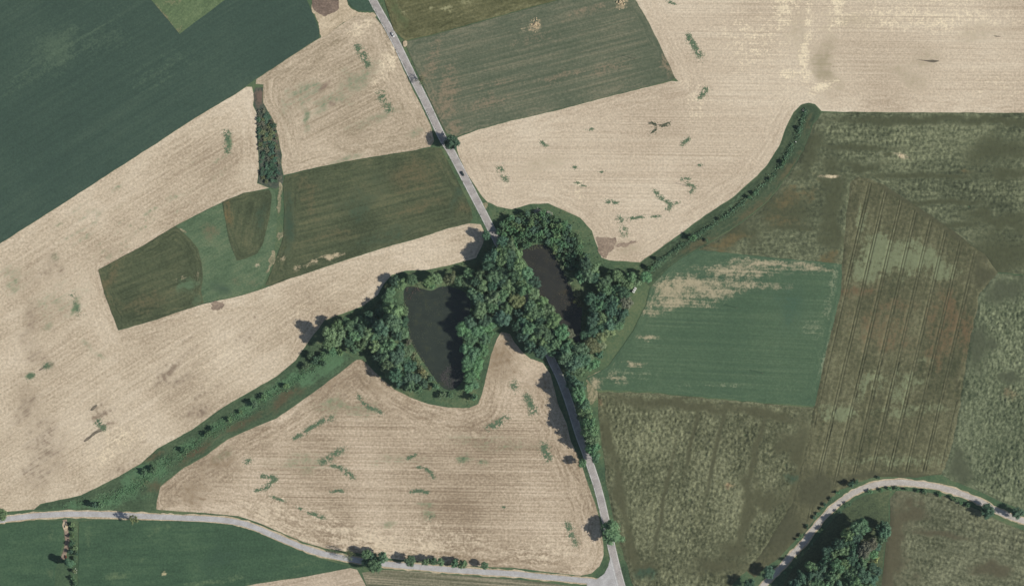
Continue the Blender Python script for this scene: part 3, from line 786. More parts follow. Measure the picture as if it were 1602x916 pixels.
def soil(poly, mat, label, z=.1, jit=.9, name="bare_soil"):
    return sheet(name, poly, mat, z=z, pitch=2.5, jit=jit, curve=True, label=label)


soil([(505, -40), (545, -40), (544, 4), (553, 15), (566, 20), (586, 21), (587, 27), (562, 24), (541, 34), (527, 42), (515, 52), (505, 58), (501, 55), (499, 40), (493, 25), (488, 8)], SAND, "pale trampled earth yard beside the road at the top")
soil([(491, -20), (489, 10), (497, 20), (507, 25), (518, 21), (529, 15), (530, 4), (528, -20)], field_mat("heap_soil", (C(104, 90, 80), C(122, 106, 94), C(146, 128, 112)), 20, .2, .4, .6, .8, .1, 1.0), "mauve brown bare heap ground at the top edge", z=.16)
soil([(933, 371), (946, 371), (963, 374), (961, 388), (952, 397), (947, 404), (940, 400), (935, 388)], EARTH, "brown bare earth patch at the wood edge below the right stubble", jit=1.7)
soil([(330, 474), (340, 470), (350, 472), (347, 482), (338, 487), (331, 482)], EARTH, "brown bare earth spot under the left pasture", jit=2.4)
soil([(1433, 93.2), (1446, 94), (1460, 93.8), (1469, 95.5), (1460, 98), (1450, 96.2)], WET, "thin dark wet streak in the upper right stubble", jit=.3)
soil([(1554, 56.5), (1560, 56), (1566, 57.2), (1560, 57.8)], WET, "tiny dark speck in the upper right stubble near the edge", jit=.2)
soil([(61, 577.5), (67, 574), (72, 570.5), (73, 572), (66, 577), (62, 579)], WET, "short dark slash in the far left stubble", jit=.2)
soil([(131, 689), (140, 681), (149, 674), (160, 668), (163, 671), (150, 678), (141, 685), (134, 691)], WET, "dark ragged slash in the lower left stubble", jit=.7)
soil([(141, 641), (146, 635), (152, 632.5), (151, 637), (145, 641.5)], WET, "small dark spot above the ragged slash in the left stubble", jit=.4)
soil([(964, 384), (985, 378), (993, 376), (990, 381), (975, 387), (965, 388)], EARTH, "faint brown smear beside the bare patch in the right stubble", jit=2.2)
soil([(436, 286), (440, 286), (441, 300), (438, 318), (437, 332), (434, 332), (435, 310)], WORN, "pale worn path down the grassy ditch", jit=1.7)
soil([(436, 365), (443, 362), (444, 369), (438, 373), (433, 371)], WORN, "pale bare spot midway down the grassy ditch", jit=1.7)
soil([(425, 393), (431, 392), (430, 405), (424, 418), (419, 427), (416, 426), (420, 412)], WORN, "pale bare strip at the foot of the grassy ditch", jit=1.7)
soil([(276, 357), (283, 357), (291, 361), (289, 364), (281, 361)], WORN, "short pale track at the head of the light pasture", jit=.5)
soil([(918, 590), (928, 584), (938, 579), (942, 583), (930, 590), (925, 600), (936, 612), (934, 624), (925, 632), (919, 622), (919, 606)], WORN, "pale worn field entrance beside the roadside trees", jit=1.4)
soil([(755, 319), (762, 317), (763, 322), (757, 328), (753, 326)], WORN, "pale field gate track off the main road", jit=.6)
soil([(632, 64), (637, 65), (636, 72), (632, 73), (630, 68)], SAND, "pale bare spot at the field corner beside the road", jit=.4, z=.6)
soil([(99, 815), (104, 816), (106, 822), (105, 829), (101, 829), (98, 822)], SAND, "sandy gateway at the head of the dirt track", jit=.5, z=.14)

# --- roads
MAIN = [(500, -170), (549, -70), (566, -35), (583, 0), (613.5, 55), (641, 111), (664, 156.5), (691, 213), (705, 236), (724, 272), (752, 326), (774, 369), (800, 419), (825, 470), (850, 530), (862, 561), (875, 588), (889, 625), (905, 676), (916, 706), (923.5, 727), (936, 766), (946, 807), (956, 852), (966, 894), (974, 922), (985, 960), (1012, 1050)]
SEC = [(-150, 832), (-60, 822), (0, 813.5), (12, 811), (63, 805.5), (113, 803.5), (163, 804), (218, 806.6), (276, 809), (339, 812), (377, 817.5), (400, 825), (438, 841), (475, 856), (508, 866), (551, 874.5), (601, 881), (651, 886), (726, 892), (800, 896.5), (850, 901.5), (900, 906), (931, 909), (956, 913)]
EASTR = [(1070, 1050), (1150, 960), (1180, 930), (1200, 909), (1215, 894), (1237.6, 869), (1258, 847), (1275, 824), (1300, 797), (1320.5, 780), (1346, 765), (1376, 756.5), (1406, 754), (1438.5, 756.5), (1471, 762), (1501, 771), (1531, 783), (1559, 798), (1584, 808.5), (1602, 814), (1660, 832), (1760, 865)]


def road_mat(name, cols, edge=0.0):
    nt = NT(name)
    p = nt.pos()
    g = nt.noise(p, 1.4, 4, .7)
    b = nt.noise(p, .16, 5, .65, .8)
    v = nt.math('ADD', nt.math('MULTIPLY', g, .5), nt.math('MULTIPLY', b, .5))
    nt.base(nt.ramp(v, [(.4, cols[0]), (.5, cols[1]), (.6, cols[2])]))
    nt.b.inputs["Roughness"].default_value = .85
    nt.bump(g, .2, .02)
    return nt.m


ASPH = road_mat("grey_asphalt", (C(148, 142, 138), C(167, 161, 156), C(184, 178, 172)))
LANE = road_mat("worn_lane", (C(164, 161, 158), C(178, 176, 174), C(192, 190, 188)))
LANE2 = road_mat("pale_lane", (C(164, 158, 150), C(182, 175, 166), C(200, 193, 184)))
SHOULDER = field_mat("gravel_shoulder", (C(160, 142, 114), C(186, 170, 142), C(206, 192, 166)), 0, .1, .3, .5, .8, .08, 1.0)
PAINT = road_mat("road_paint", (C(188, 190, 182), C(208, 208, 202), C(222, 222, 216)))
ribbon("gravel_shoulder", SEC, 6.6, .05, SHOULDER, "pale gravel shoulder of the bottom left road", jit=.9)
ribbon("gravel_shoulder", EASTR, 6.4, .05, SHOULDER, "pale gravel shoulder of the lower right road", jit=.9)
main_road = ribbon("main_road", MAIN, 6.6, .12, ASPH, "grey asphalt main road with white edge lines crossing the picture", jit=.1)
ribbon("country_lane", SEC, 4.4, .11, LANE, "light grey country lane along the bottom left", jit=.2)
ribbon("country_lane", EASTR, 4.5, .11, LANE2, "pale curved lane in the lower right corner", jit=.25)
for off in (-2.95, 2.95):
    v, f = band(MAIN, off, .42, .19, wear=.06)
    link("edge_line", mesh("edge_line", v, f), PAINT, main_road)
sheet("road_apron", [(918, 912), (934, 905), (945, 897), (951, 886), (954.5, 874), (957, 871), (966, 900), (976, 936), (940, 934), (918, 918)], LANE, z=.145, pitch=3, jit=.1, label="pale flared junction apron where the lane meets the main road")
ribbon("dirt_track", [(101, 812), (103.5, 829), (105, 846), (102, 862), (97, 874)], 3.3, .1, EARTH, "brown dirt track beside the hedge in the bottom left", jit=.25)

# ------------------------------------------------------------------ vegetation


def leaf_mat(name, rough=.6):
    """leaf colour comes from each object's own tint, with small clump to clump differences"""
    nt = NT(name)
    oi = nt.t.nodes.new("ShaderNodeObjectInfo")
    p = nt.pos()
    g = nt.noise(p, .55, 3, .6)
    h = nt.noise(p, 2.5, 2, .6)
    v = nt.math('ADD', nt.math('MULTIPLY', g, .7), nt.math('MULTIPLY', h, .5))
    k = nt.ramp(v, [(.4, (.62, .66, .7, 1)), (.6, (1, 1, 1, 1)), (.78, (1.0, 1.0, .86, 1))])
    c = nt.mix(1.0, oi.outputs["Color"], k, 'MULTIPLY')
    nt.base(c)
    nt.b.inputs["Roughness"].default_value = rough
    nt.b.inputs["Specular IOR Level"].default_value = .25
    tr = nt.t.nodes.new("ShaderNodeBsdfTranslucent")
    nt.t.links.new(c, tr.inputs[0])
    ms = nt.t.nodes.new("ShaderNodeMixShader")
    ms.inputs[0].default_value = .2
    nt.t.links.new(nt.b.outputs[0], ms.inputs[1])
    nt.t.links.new(tr.outputs[0], ms.inputs[2])
    nt.t.links.new(ms.outputs[0], nt.t.nodes["Material Output"].inputs[0])
    return nt.m


LEAF = leaf_mat("leaves")
BARK = plain("bark", C(96, 84, 70), .9, .1)
TWIG = plain("dead_twigs", C(104, 100, 98), .9, .1)


def sphere_dirs(n, r_):
    i = np.arange(n) + r_.random()
    z = 1 - 2 * (i + .5) / n
    z = np.clip(z, -1, 1)
    th = math.pi * (1 + 5 ** .5) * i
    q = np.sqrt(1 - z * z)
    return np.stack([q * np.cos(th), q * np.sin(th), z], 1)


def leaf_quads(pos, nor, size, r_):
    """small folded leaf clumps: one quad each, turned by a random angle about a jittered normal"""
    n = nor + r_.normal(0, .5, nor.shape)
    n /= np.linalg.norm(n, axis=1)[:, None] + 1e-9
    a = np.cross(n, r_.normal(0, 1, n.shape))
    a /= np.linalg.norm(a, axis=1)[:, None] + 1e-9
    b = np.cross(n, a)
    s = (size * r_.uniform(.6, 1.35, len(pos)))[:, None]
    v = np.stack([pos - a * s * .5, pos + b * s * .42 + n * s * .08, pos + a * s * .55, pos - b * s * .42 + n * s * .08], 1).reshape(-1, 3)
    i = np.arange(len(pos)) * 4
    f = np.stack([i, i + 1, i + 2, i + 3], 1)
    return v, f


def ico(c, r, r_, k=7):
    vs, fs = [], []
    m = 9
    for i in range(k):
        ph = math.pi * (i + .5) / k
        for j in range(m):
            th = 2 * math.pi * (j + .5 * (i % 2)) / m
            d = r * r_.uniform(.9, 1.08)
            vs.append((c[0] + d * math.sin(ph) * math.cos(th), c[1] + d * math.sin(ph) * math.sin(th), c[2] + d * math.cos(ph)))
    for i in range(k - 1):
        for j in range(m):
            a, b = i * m + j, i * m + (j + 1) % m
            fs.append((a, a + m, b + m, b))
    fs.append(tuple(range(m)))
    fs.append(tuple(reversed(range((k - 1) * m, k * m))))
    return vs, fs


def crown_mesh(seed, rad, zc, zh, lobes, leaf, per, spread=.62, lr=(.34, .5), core=.8, gap=0.0):
    """crown of many leaf clumps: uneven lobes about a centre at height zc"""
    r_ = np.random.default_rng(seed)
    cs = []
    for i in range(lobes):
        d = r_.normal(0, 1, 3)
        d /= np.linalg.norm(d)
        if d[2] < -.5: d[2] *= -1
        k = spread * r_.uniform(.55, 1.15)
        cs.append((d[0] * rad * k, d[1] * rad * k, zc + d[2] * zh * k, rad * r_.uniform(*lr)))
    cs.append((0, 0, zc + zh * .12, rad * .52))
    cs = np.array(cs)
    V, F, n0 = [], [], 0
    for i, c in enumerate(cs):
        if core > 0:
            v, f = ico(c[:3], c[3] * core, r_)
            V.append(np.array(v))
            F += [tuple(q + n0 for q in t) for t in f]
            n0 += len(v)
        d = sphere_dirs(int(per * (c[3] / rad / .42) ** 2), r_)
        bump = 1 + .22 * (vn(d[:, 0] * 3 + i * 7, d[:, 1] * 3 + d[:, 2] * 5, .8, seed) - .5)
        p = c[:3] + d * (c[3] * bump * r_.uniform(.74, 1.22, len(d)))[:, None]
        keep = np.ones(len(p), bool)
        for j, o in enumerate(cs):
            if j != i: keep &= np.linalg.norm(p - o[:3], axis=1) > o[3] * .8
        keep &= r_.random(len(p)) > gap
        p, d = p[keep], d[keep]
        if not len(p): continue
        v, f = leaf_quads(p, d + np.array([0, 0, .35]), leaf, r_)
        V.append(v)
        F += [tuple(q) for q in (f + n0)]
        n0 += len(v)
    me = mesh("crown", np.concatenate(V), F)
    me.materials.append(LEAF)
    return me


def tube(p0, p1, r0, r1, n=7):
    p0, p1 = Vector(p0), Vector(p1)
    d = (p1 - p0).normalized()
    a = d.orthogonal().normalized()
    b = d.cross(a)
    v = []
    for p, r in ((p0, r0), (p1, r1)):
        for i in range(n):
            t = 2 * math.pi * i / n
            v.append(tuple(p + a * (r * math.cos(t)) + b * (r * math.sin(t))))
    f = [(i, (i + 1) % n, n + (i + 1) % n, n + i) for i in range(n)] + [tuple(range(n - 1, -1, -1)), tuple(range(n, 2 * n))]
    return v, f


def join(parts):
    V, F = [], []
    for v, f in parts:
        k = len(V)
        V += list(v)
        F += [tuple(q + k for q in t) for t in f]
    return V, F


def trunk_mesh(seed, zc, zh, rad, r0=.32):
    r_ = random.Random(seed)
    top = zc + zh * .5
    parts = [tube((0, 0, -.3), (.15, .1, zc - zh * .3), r0 * 1.25, r0 * .8, 8), tube((.15, .1, zc - zh * .3), (0, 0, top), r0 * .8, r0 * .2)]
    for i in range(6):
        a = i * 1.047 + r_.uniform(-.4, .4)
        z0 = zc - zh * r_.uniform(.1, .5)
        k = rad * r_.uniform(.5, .75)
        parts.append(tube((.1, .1, z0), (k * math.cos(a), k * math.sin(a), z0 + zh * r_.uniform(.3, .7)), r0 * .4, r0 * .1, 6))
    v, f = join(parts)
    me = mesh("trunk", v, f)
    me.materials.append(BARK)
    return me


# prototypes: name -> list of (crown mesh, trunk mesh, crown radius)
def proto(kind, n, rad, zc, zh, **kw):
    out = []
    for i in range(n):
        z, h = zc * (1 + .06 * (i - 1)), zh * (1 + .05 * (i % 3 - 1))
        out.append((crown_mesh(hash(kind) % 97 * 0 + 100 * len(PROTO) + i, rad, z, h, **kw), trunk_mesh(i + 10 * len(PROTO), z, h, rad), rad))
    PROTO[kind] = out


PROTO = {}
proto("round", 6, 5.5, 8.8, 5.2, lobes=34, leaf=.8, per=80, spread=.78, lr=(.2, .36), core=.72)
proto("loose", 4, 5.5, 8.8, 5.4, lobes=22, leaf=.7, per=90, spread=.85, lr=(.18, .3), core=.6, gap=.2)
proto("bush", 6, 3.2, 2.7, 2.2, lobes=20, leaf=.6, per=44, spread=.9, lr=(.18, .34), core=.66)
proto("column", 1, 2.2, 7.0, 6.2, lobes=16, leaf=.6, per=90, spread=.78, lr=(.42, .6))
proto("sparse", 2, 4.6, 5.4, 3.8, lobes=14, leaf=.55, per=90, spread=.85, lr=(.16, .3), core=0.0, gap=.3)

TINT = {"mid": C(106, 136, 102), "deep": C(86, 118, 96), "light": C(122, 148, 108), "olive": C(124, 132, 96), "pale": C(140, 154, 116), "brown": C(116, 118, 100), "blue": C(96, 126, 102), "lush": C(106, 144, 106), "yellow": C(178, 180, 124)}
tree_n = 0


def tree(x, y, rpx, tint="mid", label="", kind="round", group=None, hk=1.0, name="broadleaf_tree", cat="tree", z=0.0):
    """x, y is where the crown stands in the survey picture; rpx its radius there"""
    global tree_n
    tree_n += 1
    r_ = random.Random(tree_n * 31)
    cr, tk, rad = PROTO[kind][tree_n % len(PROTO[kind])]
    k = rpx * S / rad
    kz = k ** .75 * hk * (1.1 if kind == "round" else 1.0)
    if kind in ("round", "sparse"): k *= 1.14 if group else 1.25
    zc = {"round": 8.8, "loose": 8.8, "bush": 2.7, "column": 7.0, "sparse": 5.4}[kind] * kz
    wx, wy = P(x, y)
    f = 1 - zc / ALT                    # the crown hangs above its foot, which lies a little nearer the middle
    root = bpy.data.objects.new(name, None)
    COL.objects.link(root)
    root.location = (wx * f, wy * f, z)
    root.rotation_euler = (0, 0, r_.uniform(0, 6.28))
    root.scale = (k * r_.uniform(.88, 1.16), k * r_.uniform(.88, 1.16), kz * r_.uniform(.9, 1.12))
    tag(root, label, cat, group)
    c = link("crown", cr, None, root)
    t = TINT[tint]
    j = r_.uniform(.72, 1.22)
    g = r_.uniform(.95, 1.06)
    c.color = (t[0] * j, t[1] * j * g, t[2] * j * r_.uniform(.92, 1.08), 1)
    link("trunk", tk, None, root)
    return root


TONE = {"mid": "green", "deep": "dark", "light": "light", "olive": "olive", "pale": "pale", "brown": "brownish", "blue": "bluish", "lush": "bright", "yellow": "yellow"}


def place(x, y, xs, ys):
    """where a thing stands within its own group"""
    w, h = max(xs) - min(xs), max(ys) - min(ys)
    a = (x - min(xs)) / max(w, 1e-6)
    b = (y - min(ys)) / max(h, 1e-6)
    if w > 2.5 * h: return ["far left", "left of middle", "middle", "right of middle", "far right"][min(4, int(a * 5))]
    if h > 2.5 * w: return ["topmost", "upper part", "middle", "lower part", "lowest"][min(4, int(b * 5))]
    r_ = ["upper", "middle", "lower"][min(2, int(b * 3))] + " " + ["left", "centre", "right"][min(2, int(a * 3))]
    return r_ + " part"


def trees(rows, label, group, kind="round", hk=1.0, name="broadleaf_tree", cat="tree", z=0.0):
    xs, ys = [q[0] for q in rows], [q[1] for q in rows]
    big = 1.34 if "copse" in label and len(rows) > 9 else 1.22 if len(rows) > 9 and kind == "round" else 1.06
    for q in rows:
        tint = q[3] if len(q) > 3 else random.choice(["mid", "mid", "deep", "light", "blue", "light", "lush"])
        lb = label
        if len(rows) > 3:
            lb = TONE[tint] + " " + label + ", " + place(q[0], q[1], xs, ys)
        assert len(lb.split()) <= 16, lb
        tree(q[0], q[1], q[2] * big, tint, lb, q[4] if len(q) > 4 else kind, group, hk * (q[5] if len(q) > 5 else 1.0), name, cat, z)


trees([(618, 440, 7), (627, 443, 7, "light"), (645, 437, 6.5), (671, 440, 7), (683, 436, 6.5), (705, 434, 8, "olive"), (718, 438, 7), (735, 427, 6.5), (732, 445, 7, "light"), (608, 449, 5.5, "olive", "bush")],
      "tree in the row above the left pond", "trees above the left pond", hk=.72)
tree(676, 448, 6, "lush", "bright green leaning willow at the top edge of the left pond", "bush", hk=1.0)
trees([(609, 468, 7.5, "mid", "round", .62), (616, 487, 10, "light"), (629, 486, 7, "light"), (610, 499, 9), (596, 512, 10), (616, 504, 10), (632, 504, 7), (575, 522, 8, "light"), (562, 517, 8), (550, 512, 8), (541, 504, 6.5, "mid", "round", .6), (546, 533, 7), (566, 537, 7.5, "light"),
       (586, 541, 8, "light"), (610, 536, 9), (631, 521, 6.5), (600, 528, 7), (583, 505, 7, "deep", "round", .72), (597, 489, 8, "deep", "round", .62), (622, 524, 7, "deep"), (572, 505, 7, "mid", "round", .72), (528, 510, 7), (534, 523, 7), (556, 525, 7), (576, 537, 7), (598, 544, 7), (588, 525, 8), (604, 482, 8, "mid", "round", .72), (578, 495, 7, "deep", "round", .6), (611, 456, 6, "mid", "round", .62), (560, 503, 7, "mid", "round", .6), (527, 535, 6), (555, 546, 6)],
      "tree in the wood left of the left pond", "wood left of the left pond")
tree(516, 521, 9.5, "light", "tall light green tree at the far left tip of the pond wood", "round", hk=1.25)
tree(515, 536, 8.5, "light", "second light green tree just below the left tip of the pond wood", "round", hk=1.05)
trees([(520, 549, 7), (494, 562, 7), (485, 556, 6), (505, 556, 6), (532, 549, 6), (478, 573, 5), (506, 568, 5)], "bush below the left tip of the pond wood", "bushes at the left tip of the wood", "bush", 1.1, "bush", "bush")
tree(639, 536, 5, "brown", "brownish bush on the left bank of the left pond", "bush", name="bush", cat="bush")
trees([(607, 556, 8), (592, 556, 6), (621, 558, 9), (607, 571, 8), (618, 586, 9, "deep"), (627, 598, 7, "deep"), (642, 603, 7), (653, 607, 6.5), (640, 575, 7, "deep"), (632, 588, 7), (650, 592, 6), (634, 566, 7), (620, 572, 8), (629, 545, 7), (637, 550, 6), (610, 585, 6), (640, 590, 7), (600, 566, 6), (662, 600, 6), (645, 570, 6)],
      "tree on the lower left bank of the left pond", "trees on the lower bank of the left pond", hk=.9)
trees([(647, 556, 5, "olive"), (653, 566, 5, "pale"), (658, 574, 5, "pale"), (663, 587, 6, "olive"), (674, 592, 5), (682, 604, 5), (691, 617, 6), (704, 618, 5), (672, 606, 5, "olive")], "bush at the lower water edge of the left pond", "bushes at the lower pond edge", "bush", .9, "bush", "bush")
tree(661, 581, 6, "yellow", "yellowish bush with a white top at the lower pond edge", "bush", name="bush", cat="bush")
tree(742, 621, 7, "lush", "round bush casting a dark shadow at the foot of the left pond", "bush", hk=1.7, name="bush", cat="bush")
trees([(741, 459, 7), (749, 468, 9), (751, 486, 9, "light"), (759, 501, 8), (757, 448, 8, "light"), (751, 430, 6.5), (771, 463, 9, "light"), (771, 481, 8.5), (785, 497, 9), (775, 432, 9), (784, 440, 8), (797, 447, 9), (790, 482, 7.5, "light"), (770, 447, 7, "deep"),
       (786, 461, 8), (809, 470, 9, "olive"), (800, 459, 7, "deep"), (763, 413, 8, "deep"), (776, 418, 8), (790, 425, 9), (805, 434, 8), (744, 441, 6, "deep"), (765, 474, 7), (783, 471, 7, "deep"), (812, 452, 7)],
      "tree in the wood between the two ponds", "wood between the ponds")
trees([(785, 405, 9), (798, 400, 8.5), (812, 417, 9), (770, 399, 10, "deep"), (821, 428, 10), (834, 443, 8.5), (835, 459, 7.5, "light"), (800, 413, 9, "deep"), (806, 427, 9, "mid"), (813, 440, 9, "light"), (820, 450, 8.5, "mid"), (793, 398, 9, "mid"), (786, 378, 8, "deep"), (797, 384, 8, "light"), (785, 391, 8), (808, 398, 7, "light"), (825, 443, 7, "deep")],
      "tall tree over the road left of the right pond", "trees over the road at the wood's head", hk=1.12)
trees([(725, 517, 9, "lush"), (737, 528, 9, "lush"), (748, 517, 8.5, "lush"), (764, 510, 7.5, "lush"), (730, 546, 8.5, "lush"), (742, 552, 8.5, "lush"), (756, 528, 8, "lush"), (733, 566, 7.5, "lush"), (747, 568, 7.5, "lush"), (736, 588, 7.5, "lush"), (746, 584, 6.5, "lush"), (755, 548, 7, "lush"), (740, 603, 6, "lush"), (733, 607, 6, "lush"),
       (738, 505, 8), (773, 503, 7, "lush"), (768, 520, 6, "lush"), (731, 577, 6, "lush")],
      "willow on the right bank of the left pond", "willows right of the left pond", hk=.72, name="willow_tree")
trees([(847, 474, 8, "light"), (857, 486, 8, "light"), (866, 500, 9, "light"), (852, 507, 5, "brown"), (829, 492, 9), (834, 512, 8), (837, 528, 8, "light"), (846, 550, 8), (807, 510, 7, "deep"), (818, 503, 7, "deep"), (820, 524, 8, "deep"), (829, 541, 7, "deep"), (812, 488, 6, "deep"), (860, 527, 7), (829, 478, 8, "mid"), (838, 488, 9, "light"), (843, 500, 9, "deep"), (848, 517, 9, "mid"), (852, 533, 8, "light"), (858, 541, 8, "mid"), (841, 512, 8, "deep"), (826, 514, 8, "mid"), (866, 514, 8, "deep"), (853, 495, 8, "mid"), (864, 549, 6.5, "deep")],
      "tree lining the shaded road below the ponds", "trees along the shaded road")
trees([(879, 520, 10), (891, 521, 6, "brown"), (870, 537, 7), (894, 537, 8), (887, 546, 10), (906, 551, 10), (887, 561, 9), (900, 567, 10), (911, 562, 9), (871, 552, 5.5), (895, 577, 7), (892, 587, 7), (905, 580, 7.5), (920, 560, 6)],
      "tree right of the road below the right pond", "wood below the right pond", hk=1.05)
trees([(926, 539, 9, "olive"), (931, 547, 7, "olive"), (941, 526, 7, "pale"), (952, 519, 7, "pale"), (945, 510, 8), (955, 507, 8), (966, 506, 7), (937, 553, 6, "deep"), (930, 568, 6, "lush"), (922, 573, 6, "lush"), (942, 540, 5, "pale"), (935, 533, 6)],
      "tree on the lower right edge of the pond wood", "trees at the lower right wood edge", hk=.85)
trees([(916, 412, 8), (927, 419, 8), (919, 430, 8), (907, 432, 7), (929, 434, 7), (947, 441, 8), (966, 431, 6.5), (974, 440, 7), (987, 434, 7), (937, 446, 6), (950, 454, 7), (964, 452, 6), (976, 457, 8), (955, 467, 6.5), (965, 470, 6.5), (937, 476, 7),
       (980, 472, 8, "brown"), (960, 477, 7), (957, 488, 7), (940, 497, 8), (972, 490, 8), (967, 500, 7), (948, 478, 6, "deep"), (928, 484, 7, "deep"), (927, 500, 8, "deep"), (928, 515, 8, "deep"), (925, 467, 7, "deep"), (941, 461, 6, "deep"), (915, 524, 6, "deep"), (984, 447, 6)],
      "tree in the wood right of the right pond", "wood right of the right pond", hk=.98)
tree(1011, 433, 7.5, "lush", "lone bushy tree where the ditch corridor meets the pond wood", "round", hk=.8)
tree(997, 441, 6, "light", "small tree beside the parked white trailer", "round", hk=.8)
trees([(904, 460, 6, "olive"), (901, 470, 5, "olive"), (893, 441, 4, "pale"), (886, 428, 4, "pale"), (880, 418, 4, "pale"), (897, 452, 4.5, "pale"), (874, 405, 4, "pale"), (908, 476, 5, "olive"), (868, 396, 3.5, "pale")], "reedy bush fringing the right pond", "bushes fringing the right pond", "bush", .8, "bush", "bush")
# thicket north of the right pond
thk = PP([(781, 356), (792, 343), (820, 334), (846, 332), (868, 341), (890, 354), (904, 369), (913, 388), (918, 405), (905, 420), (892, 425), (880, 408), (866, 388), (852, 379), (830, 380), (812, 391), (790, 378), (778, 368)])
rt = np.random.default_rng(44)
spots = []
for _ in range(4000):
    c = np.array([rt.uniform(775, 922), rt.uniform(330, 428)])
    if inside(PP([c]), thk)[0] and all(np.hypot(*(c - s)) > 6.6 for s in spots): spots.append(c)
for i, c in enumerate(spots):
    tn = random.choice(["blue", "light", "mid", "lush", "lush"])
    tree(c[0], c[1], rt.uniform(4.6, 6.6), tn, TONE[tn] + " shrub of the thicket around the right pond's top, " + place(c[0], c[1], [q[0] for q in spots], [q[1] for q in spots]), "bush", "thicket above the right pond", rt.uniform(.9, 1.5), "thicket_shrub", "shrub")
# roadside row
trees([(904, 612, 8, "lush"), (908, 622, 8.5, "lush"), (913, 635, 8.5), (917, 647, 9), (920, 659, 9, "lush"), (923, 672, 9), (926, 685, 8.5), (928, 697, 8, "lush"), (898, 599, 7), (907, 604, 7), (910, 629, 7, "deep"), (915, 641, 7.5, "mid"), (918, 653, 7.5, "lush"), (922, 666, 8, "lush"), (925, 679, 7.5, "mid"), (927, 691, 7, "deep"), (905, 617, 7, "mid")], "tall tree in the row right of the main road", "row of tall roadside trees", hk=1.35)
trees([(930, 711, 6, "lush"), (931, 719, 5)], "lower tree at the bottom end of the roadside row", "end of the roadside row", hk=1.1)
trees([(899, 612, 5.5, "deep"), (902, 622, 5.5, "mid"), (906, 632, 5.5, "deep"), (908, 642, 6, "mid"), (911, 652, 6, "deep"), (914, 662, 6, "lush"), (916, 672, 6, "mid"), (919, 682, 6, "deep"), (921, 692, 5.5, "mid"), (923, 702, 5.5, "lush"), (893, 602, 5, "deep")],  # extra understorey, added to block sun passing under the crowns onto the road
      "added low shade tree under the row right of the main road", "added low shade trees under the roadside row", hk=.62)
tree(911, 724, 5.5, "lush", "single bushy tree on the left verge by the roadside row", "round", hk=1.1)
tree(960, 833, 14, "mid", "large solitary round tree right of the main road near the junction", "round", hk=.78)
tree(707, 223, 10, "deep", "dark bushy tree by the main road at the field corner", "round", hk=.9)
tree(659, 124, 8, "olive", "thin leafed tree beside the upper main road", "sparse", hk=1.1)
tree(761, 368, 6, "deep", "small roadside tree left of the main road before the wood", "round", hk=1.15)
# bottom left lane
tree(209, 812, 9, "olive", "olive tree hanging over the bottom left lane", "loose", hk=.95)
tree(3, 804, 9, "light", "light green tree cut by the left edge beside the lane", "round", hk=.8)
tree(147, 789, 6, "deep", "dark bush on the verge above the bottom left lane", "bush", hk=1.3, name="bush", cat="bush")
tree(158, 790, 4.5, "mid", "smaller bush beside the dark verge bush above the lane", "bush", hk=1.1, name="bush", cat="bush")
tree(545, 866, 9, "olive", "sparse feathery tree left of the clump on the bottom lane", "sparse", hk=1.5)
trees([(573, 867, 7, "mid"), (599, 870, 7.5, "mid"), (586, 884, 9, "mid"), (592, 877, 7, "deep"), (574, 878, 7, "deep"), (583, 872, 6.5)], "tree in the clump over the bottom lane", "tree clump over the bottom lane", hk=.95)
tree(642, 876.5, 7.5, "mid", "largest and leftmost of the round trees lined along the bottom lane", "round", hk=.9)
trees([(666, 878, 5.8), (678, 877, 5.2), (688, 879, 5.4)], "round tree in the group of three along the bottom lane", "three round trees by the bottom lane", hk=.95)
trees([(711.5, 881, 5.4), (723, 881, 6)], "round tree of the touching pair along the bottom lane", "pair of round trees by the bottom lane", hk=.95)
tree(758, 883.5, 5.5, "mid", "last small round tree at the right end of the bottom lane row", "round", hk=.95)
tree(107, 879, 5.6, "deep", "tall narrow dark tree at the end of the dirt track", "column", hk=1.0, name="columnar_tree")
trees([(113, 820, 4, "light"), (116, 828, 3.5), (113, 838, 4), (112, 850, 4.5, "deep"), (117, 856, 4), (119, 865, 3.5), (111, 862, 4, "deep"), (112, 880, 5, "lush"), (117, 874, 4), (116, 893, 3.5, "pale"), (115, 905, 4), (118, 913, 4)], "hedge shrub beside the dirt track", "hedge along the dirt track", "bush", 1.0, "hedge_shrub", "shrub")
# copse lower right
trees([(1341, 824, 8, "mid"), (1352, 823, 8, "lush"), (1327, 837, 8), (1325, 850, 7), (1338, 857, 7, "deep"), (1319, 861, 7), (1333, 872, 8), (1305, 867, 7), (1293, 876, 7, "deep"), (1308, 886, 8), (1322, 880, 7), (1352, 859, 8, "brown"), (1363, 850, 6.5, "brown"), (1352, 876, 8),
       (1286, 887, 7), (1268, 887, 6.5), (1330, 897, 8), (1342, 887, 7, "deep"), (1279, 900, 7), (1252, 905, 8), (1300, 904, 8), (1314, 899, 7), (1351, 900, 8), (1337, 911, 8), (1278, 913, 8), (1310, 915, 8), (1245, 916, 8), (1264, 902, 7, "deep"), (1340, 840, 7, "deep"), (1312, 850, 7, "deep"), (1265, 918, 7), (1294, 917, 7), (1325, 914, 7), (1299, 891, 6, "deep"), (1296, 862, 7, "deep"), (1340, 868, 6)],
      "tree inside the lower right copse", "copse in the lower right", hk=1.18)
trees([(1384, 833, 8, "blue"), (1379, 840, 8, "mid"), (1384, 823, 7, "blue"), (1376, 828, 7, "deep")], "tree at the top right corner of the lower copse", "upper right corner of the copse", hk=1.15)
trees([(1366, 866, 7), (1371, 856, 6), (1365, 886, 6), (1366, 907, 8), (1358, 915, 7), (1372, 893, 6)], "tree on the right edge of the lower copse", "right edge of the copse", hk=.8)
